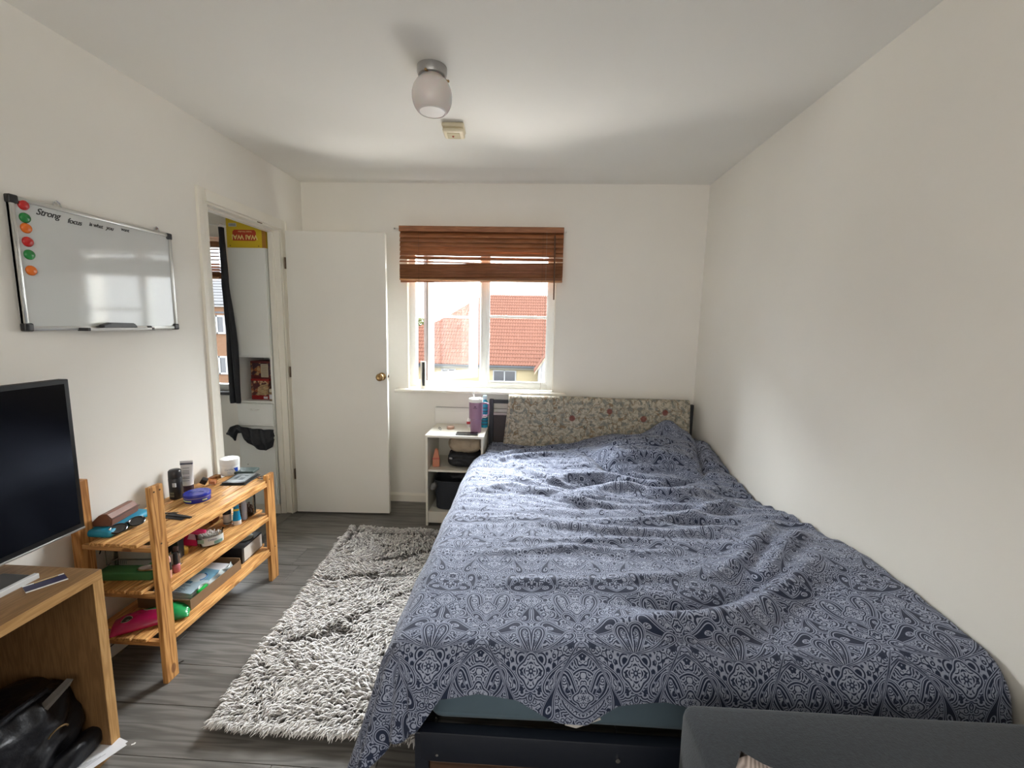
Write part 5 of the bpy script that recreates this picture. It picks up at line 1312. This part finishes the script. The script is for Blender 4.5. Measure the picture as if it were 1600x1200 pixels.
MB().box(.001, w_-.001, -.018, -.001, 1.150, 1.866, .002).build('door', CAB, t)
dd_ = MB().box(.001, w_-.001, -.018, -.001, .655, .814, .002).build('drawer', CAB, t)
mb = MB(); mb.tube([(w_*.5-.030, -.019, .775), (w_*.5-.022, -.030, .772), (w_*.5, -.034, .771), (w_*.5+.022, -.030, .772), (w_*.5+.030, -.019, .775)], [.003, .005, .006, .005, .003], 8); mb.build('handle', WPL, dd_, True)
lo = MB().box(.001, w_-.001, -.018, -.001, .080, .652, .002).build('door', CAB, t)
mb = MB(); mb.tube([(.045, -.019, .60), (.052, -.038, .60), (.085, -.038, .60), (.092, -.019, .60)], .005, 8); mb.build('handle', BRASS, lo, True)
MB().cyl((.055, -.019, .375), (.055, -.0215, .375), .003, n=10).build('screw_cap', mat('dark_screw', (.1, .1, .1), .5), lo)
# noodle carton on top, upside down
t = thing('noodle_carton', 'yellow and red noodle carton lying upside down on top of the tall cabinet', 'box', (-.352, LY0+.008, 1.869), .05)
YEL = mat('yellow_carton', (.66, .47, .015), .5)
MB().box(0, .262, 0, .29, 0, .20, .002).build('carton', YEL, t)
RED = mat('carton_red', (.48, .045, .012), .5)
mb = MB(); mb.prism([(.042, .048), (.188, .048), (.198, .055), (.198, .105), (.188, .118), (.054, .118), (.042, .105)], 'y', -.0012, -.0002); mb.build('red_panel', RED, t)
text('lettering', 'WAI WAI', .042, mat('carton_pale_yellow', (.80, .66, .25), .5), t, (.121, -.0014, .072), (PI/2, PI, 0), .0003, offset=.0012, sx=.98)
text('small_lettering', 'Instant Noodles', .014, MATS['carton_pale_yellow'], t, (.125, -.0014, .106), (PI/2, PI, 0), .0002)
MB().box(.018, .070, -.0012, -.0002, .138, .160).build('barcode_patch', mat('carton_white', (.62, .62, .58), .6), t)
for k in range(9): MB().box(.022+k*.005, .0242+k*.005, -.0018, -.001, .141, .157).build('bar', mat('grey_bar', (.13, .13, .14), .6), t)
MB().box(-.0012, -.0002, .01, .28, .01, .19).build('orange_edge', mat('orange_carton', (.45, .12, .01), .5), t)
MB().box(.236, .262, -.0010, -.0001, .0, .20).build('brown_edge', mat('tan_carton', (.40, .19, .03), .5), t)
for x in (.022, .232-.02): mb = MB(); mb.cyl((x, -.0002, .014), (x, -.0012, .014), .005, n=16); mb.build('round_mark', mat('ochre_mark', (.35, .22, .01), .5), t)
# boxes in the niche
def food(name, label, loc, sx, sy, sz, base, seed):
    t = thing(name, label, 'box', loc)
    key = 'food_print_'+name
    m, b = newmat(key, .45); oc = coord('Object'); X_, Y_, Z_ = sep(oc)
    n_ = voro(oc, 42); n2_ = noise_n(oc, 26, 2)
    c = mixc(soft(n_-.55, .2), base[1], base[2]); c = mixc(soft(.5-n2_, .05), c, base[3])
    c = mixc(lt(Z_-sz*.20, 0), c, base[0]); c = mixc(lt(sz*.90-Z_, 0), c, base[0])
    S.nt.links.new(c, b.inputs['Base Color'])
    MB().box(0, sx, 0, sy, 0, sz, .001).build('carton', m, t)
    return t
t = food('frozen_food_box', 'red snack box with pastry picture, lower of two in the cabinet niche', (LX0+.058, LY0+.06, .830), .130, .14, .148, [(.30, .012, .012), (.35, .10, .04), (.55, .42, .24), (.10, .03, .03)], 1)
MB().box(.088, .118, -.001, 0, .006, .022).build('white_patch', PW, t)
mb = MB()
for k in range(7): mb.tube([(.045+.004*k, -.002, .040+.011*k), (.085, -.003, .036+.011*k), (.125, -.002, .044+.011*k)], .0042, 6)
mb.build('pastry_picture', mat('pastry_print', (.50, .36, .19), .5), t, True)
t = food('noodle_box', 'dark food box with orange picture on top of the red snack box', (LX0+.058, LY0+.065, .9785), .155, .13, .125, [(.10, .012, .012), (.28, .09, .03), (.42, .26, .12), (.05, .02, .03)], 2)
MB().box(.075, .128, -.001, 0, .012, .105).build('recipe_panel', mat('cream_panel', (.50, .45, .33), .5), t)
for k in range(7): MB().box(.080, .122, -.0016, -.001, .020+k*.012, .0235+k*.012).build('printed_line', mat('brown_text', (.20, .12, .08), .5), t)
t = food('brown_carton', 'brown food carton behind the red snack box in the cabinet niche', (LX0+.192, LY0+.12, .830), .045, .12, .140, [(.22, .12, .05), (.30, .20, .10), (.34, .22, .12), (.20, .10, .05)], 3)
t = thing('spice_jar', 'small glass spice jar with pale lid at the right of the cabinet niche', 'jar', (LX1-.038, LY0+.045, .829))
lath('jar_wall', [(0, 0), (.018, 0), (.020, .003), (.020, .055), (.016, .062), (0, .062)], mat('spice_brown_glass', (.30, .20, .12), .15), t, 20)
lath('lid', [(.0185, .062), (.0185, .082), (0, .083)], mat('cream_lid', (.62, .56, .42), .4), t, 20)
on_cyl(t, 'paper_label', PW, .0205, -2.2, -.9, .012, .045)
# black cloth over the drawer front and a dark garment hanging beside the cabinet
t = thing('black_tea_towel', 'black cloth draped over the handle between the cabinet drawer and lower door', 'cloth', (LX0-.065, LY0-.045, .52))
def drape(a, b_):
    x = a*.335; topz = .140-.030*abs(math.sin(a*3.0+.2))*(a > .2)+.018*math.sin(a*9)*.3
    topz = np.interp(a, [0, .08, .2, .45, .75, .97, 1], [.085, .13, .145, .125, .118, .118, .08]); bot = np.interp(a, [0, .10, .18, .22, .34, .40, .60, .80, .96, 1], [.075, .045, .030, .085, .088, .03, -.02, -.035, -.005, .05])
    z = bot+(topz-bot)*b_
    y = -.020*math.sin(b_*PI)+.008*math.sin(a*26+b_*3)+.006*noise.noise(Vector((a*9, b_*6, 2)))
    return Vector((x, y, z))
mb = MB(); mb.grid(70, 24, drape); o = mb.build('cloth_body', BAGM, t, True, 0); so = o.modifiers.new('thickness', 'SOLIDIFY'); so.thickness = .012
t = thing('black_garment', 'long black garment hanging on the left side of the tall cabinet', 'garment', (-.372, -.375, .82))
def garm(a, b_):
    z = b_*1.17; wdt = np.interp(z, [0, .02, .4, .62, .9, .95, 1.17], [.072, .080, .066, .040, .016, .018, .006]); off = np.interp(z, [0, .5, .8, 1.17], [.040, .040, .026, .022])
    return Vector((off+(a-.5)*wdt, .014*math.sin(a*PI*4+z*2)+.008*noise.noise(Vector((a*4, z*5, 0))), z))
mb = MB(); mb.grid(26, 60, garm); o = mb.build('cloth_body', BAGM, t, True, 0); so = o.modifiers.new('thickness', 'SOLIDIFY'); so.thickness = .01
t = thing('wall_hook', 'small white hook holding the black garment beside the noodle carton', 'hook', (-.372, -.362, 2.00))
mb = MB(); mb.tube([(0, .03, .02), (0, 0, .02), (0, -.012, .008), (0, -.014, -.004), (0, -.008, -.010), (0, .0, -.008)], .003, 8); mb.build('hook_body', WPL, t, True)
t = thing('curtain_arch', 'thin white curved curtain track on the kitchen wall above the blind', 'rail', (-.75, -.03, 2.06))
mb = MB(); mb.tube([(-.5+.1*k, 0, .03*math.sin(k*PI/8)) for k in range(9)], .006, 8); mb.build('track', WPL, t, True)
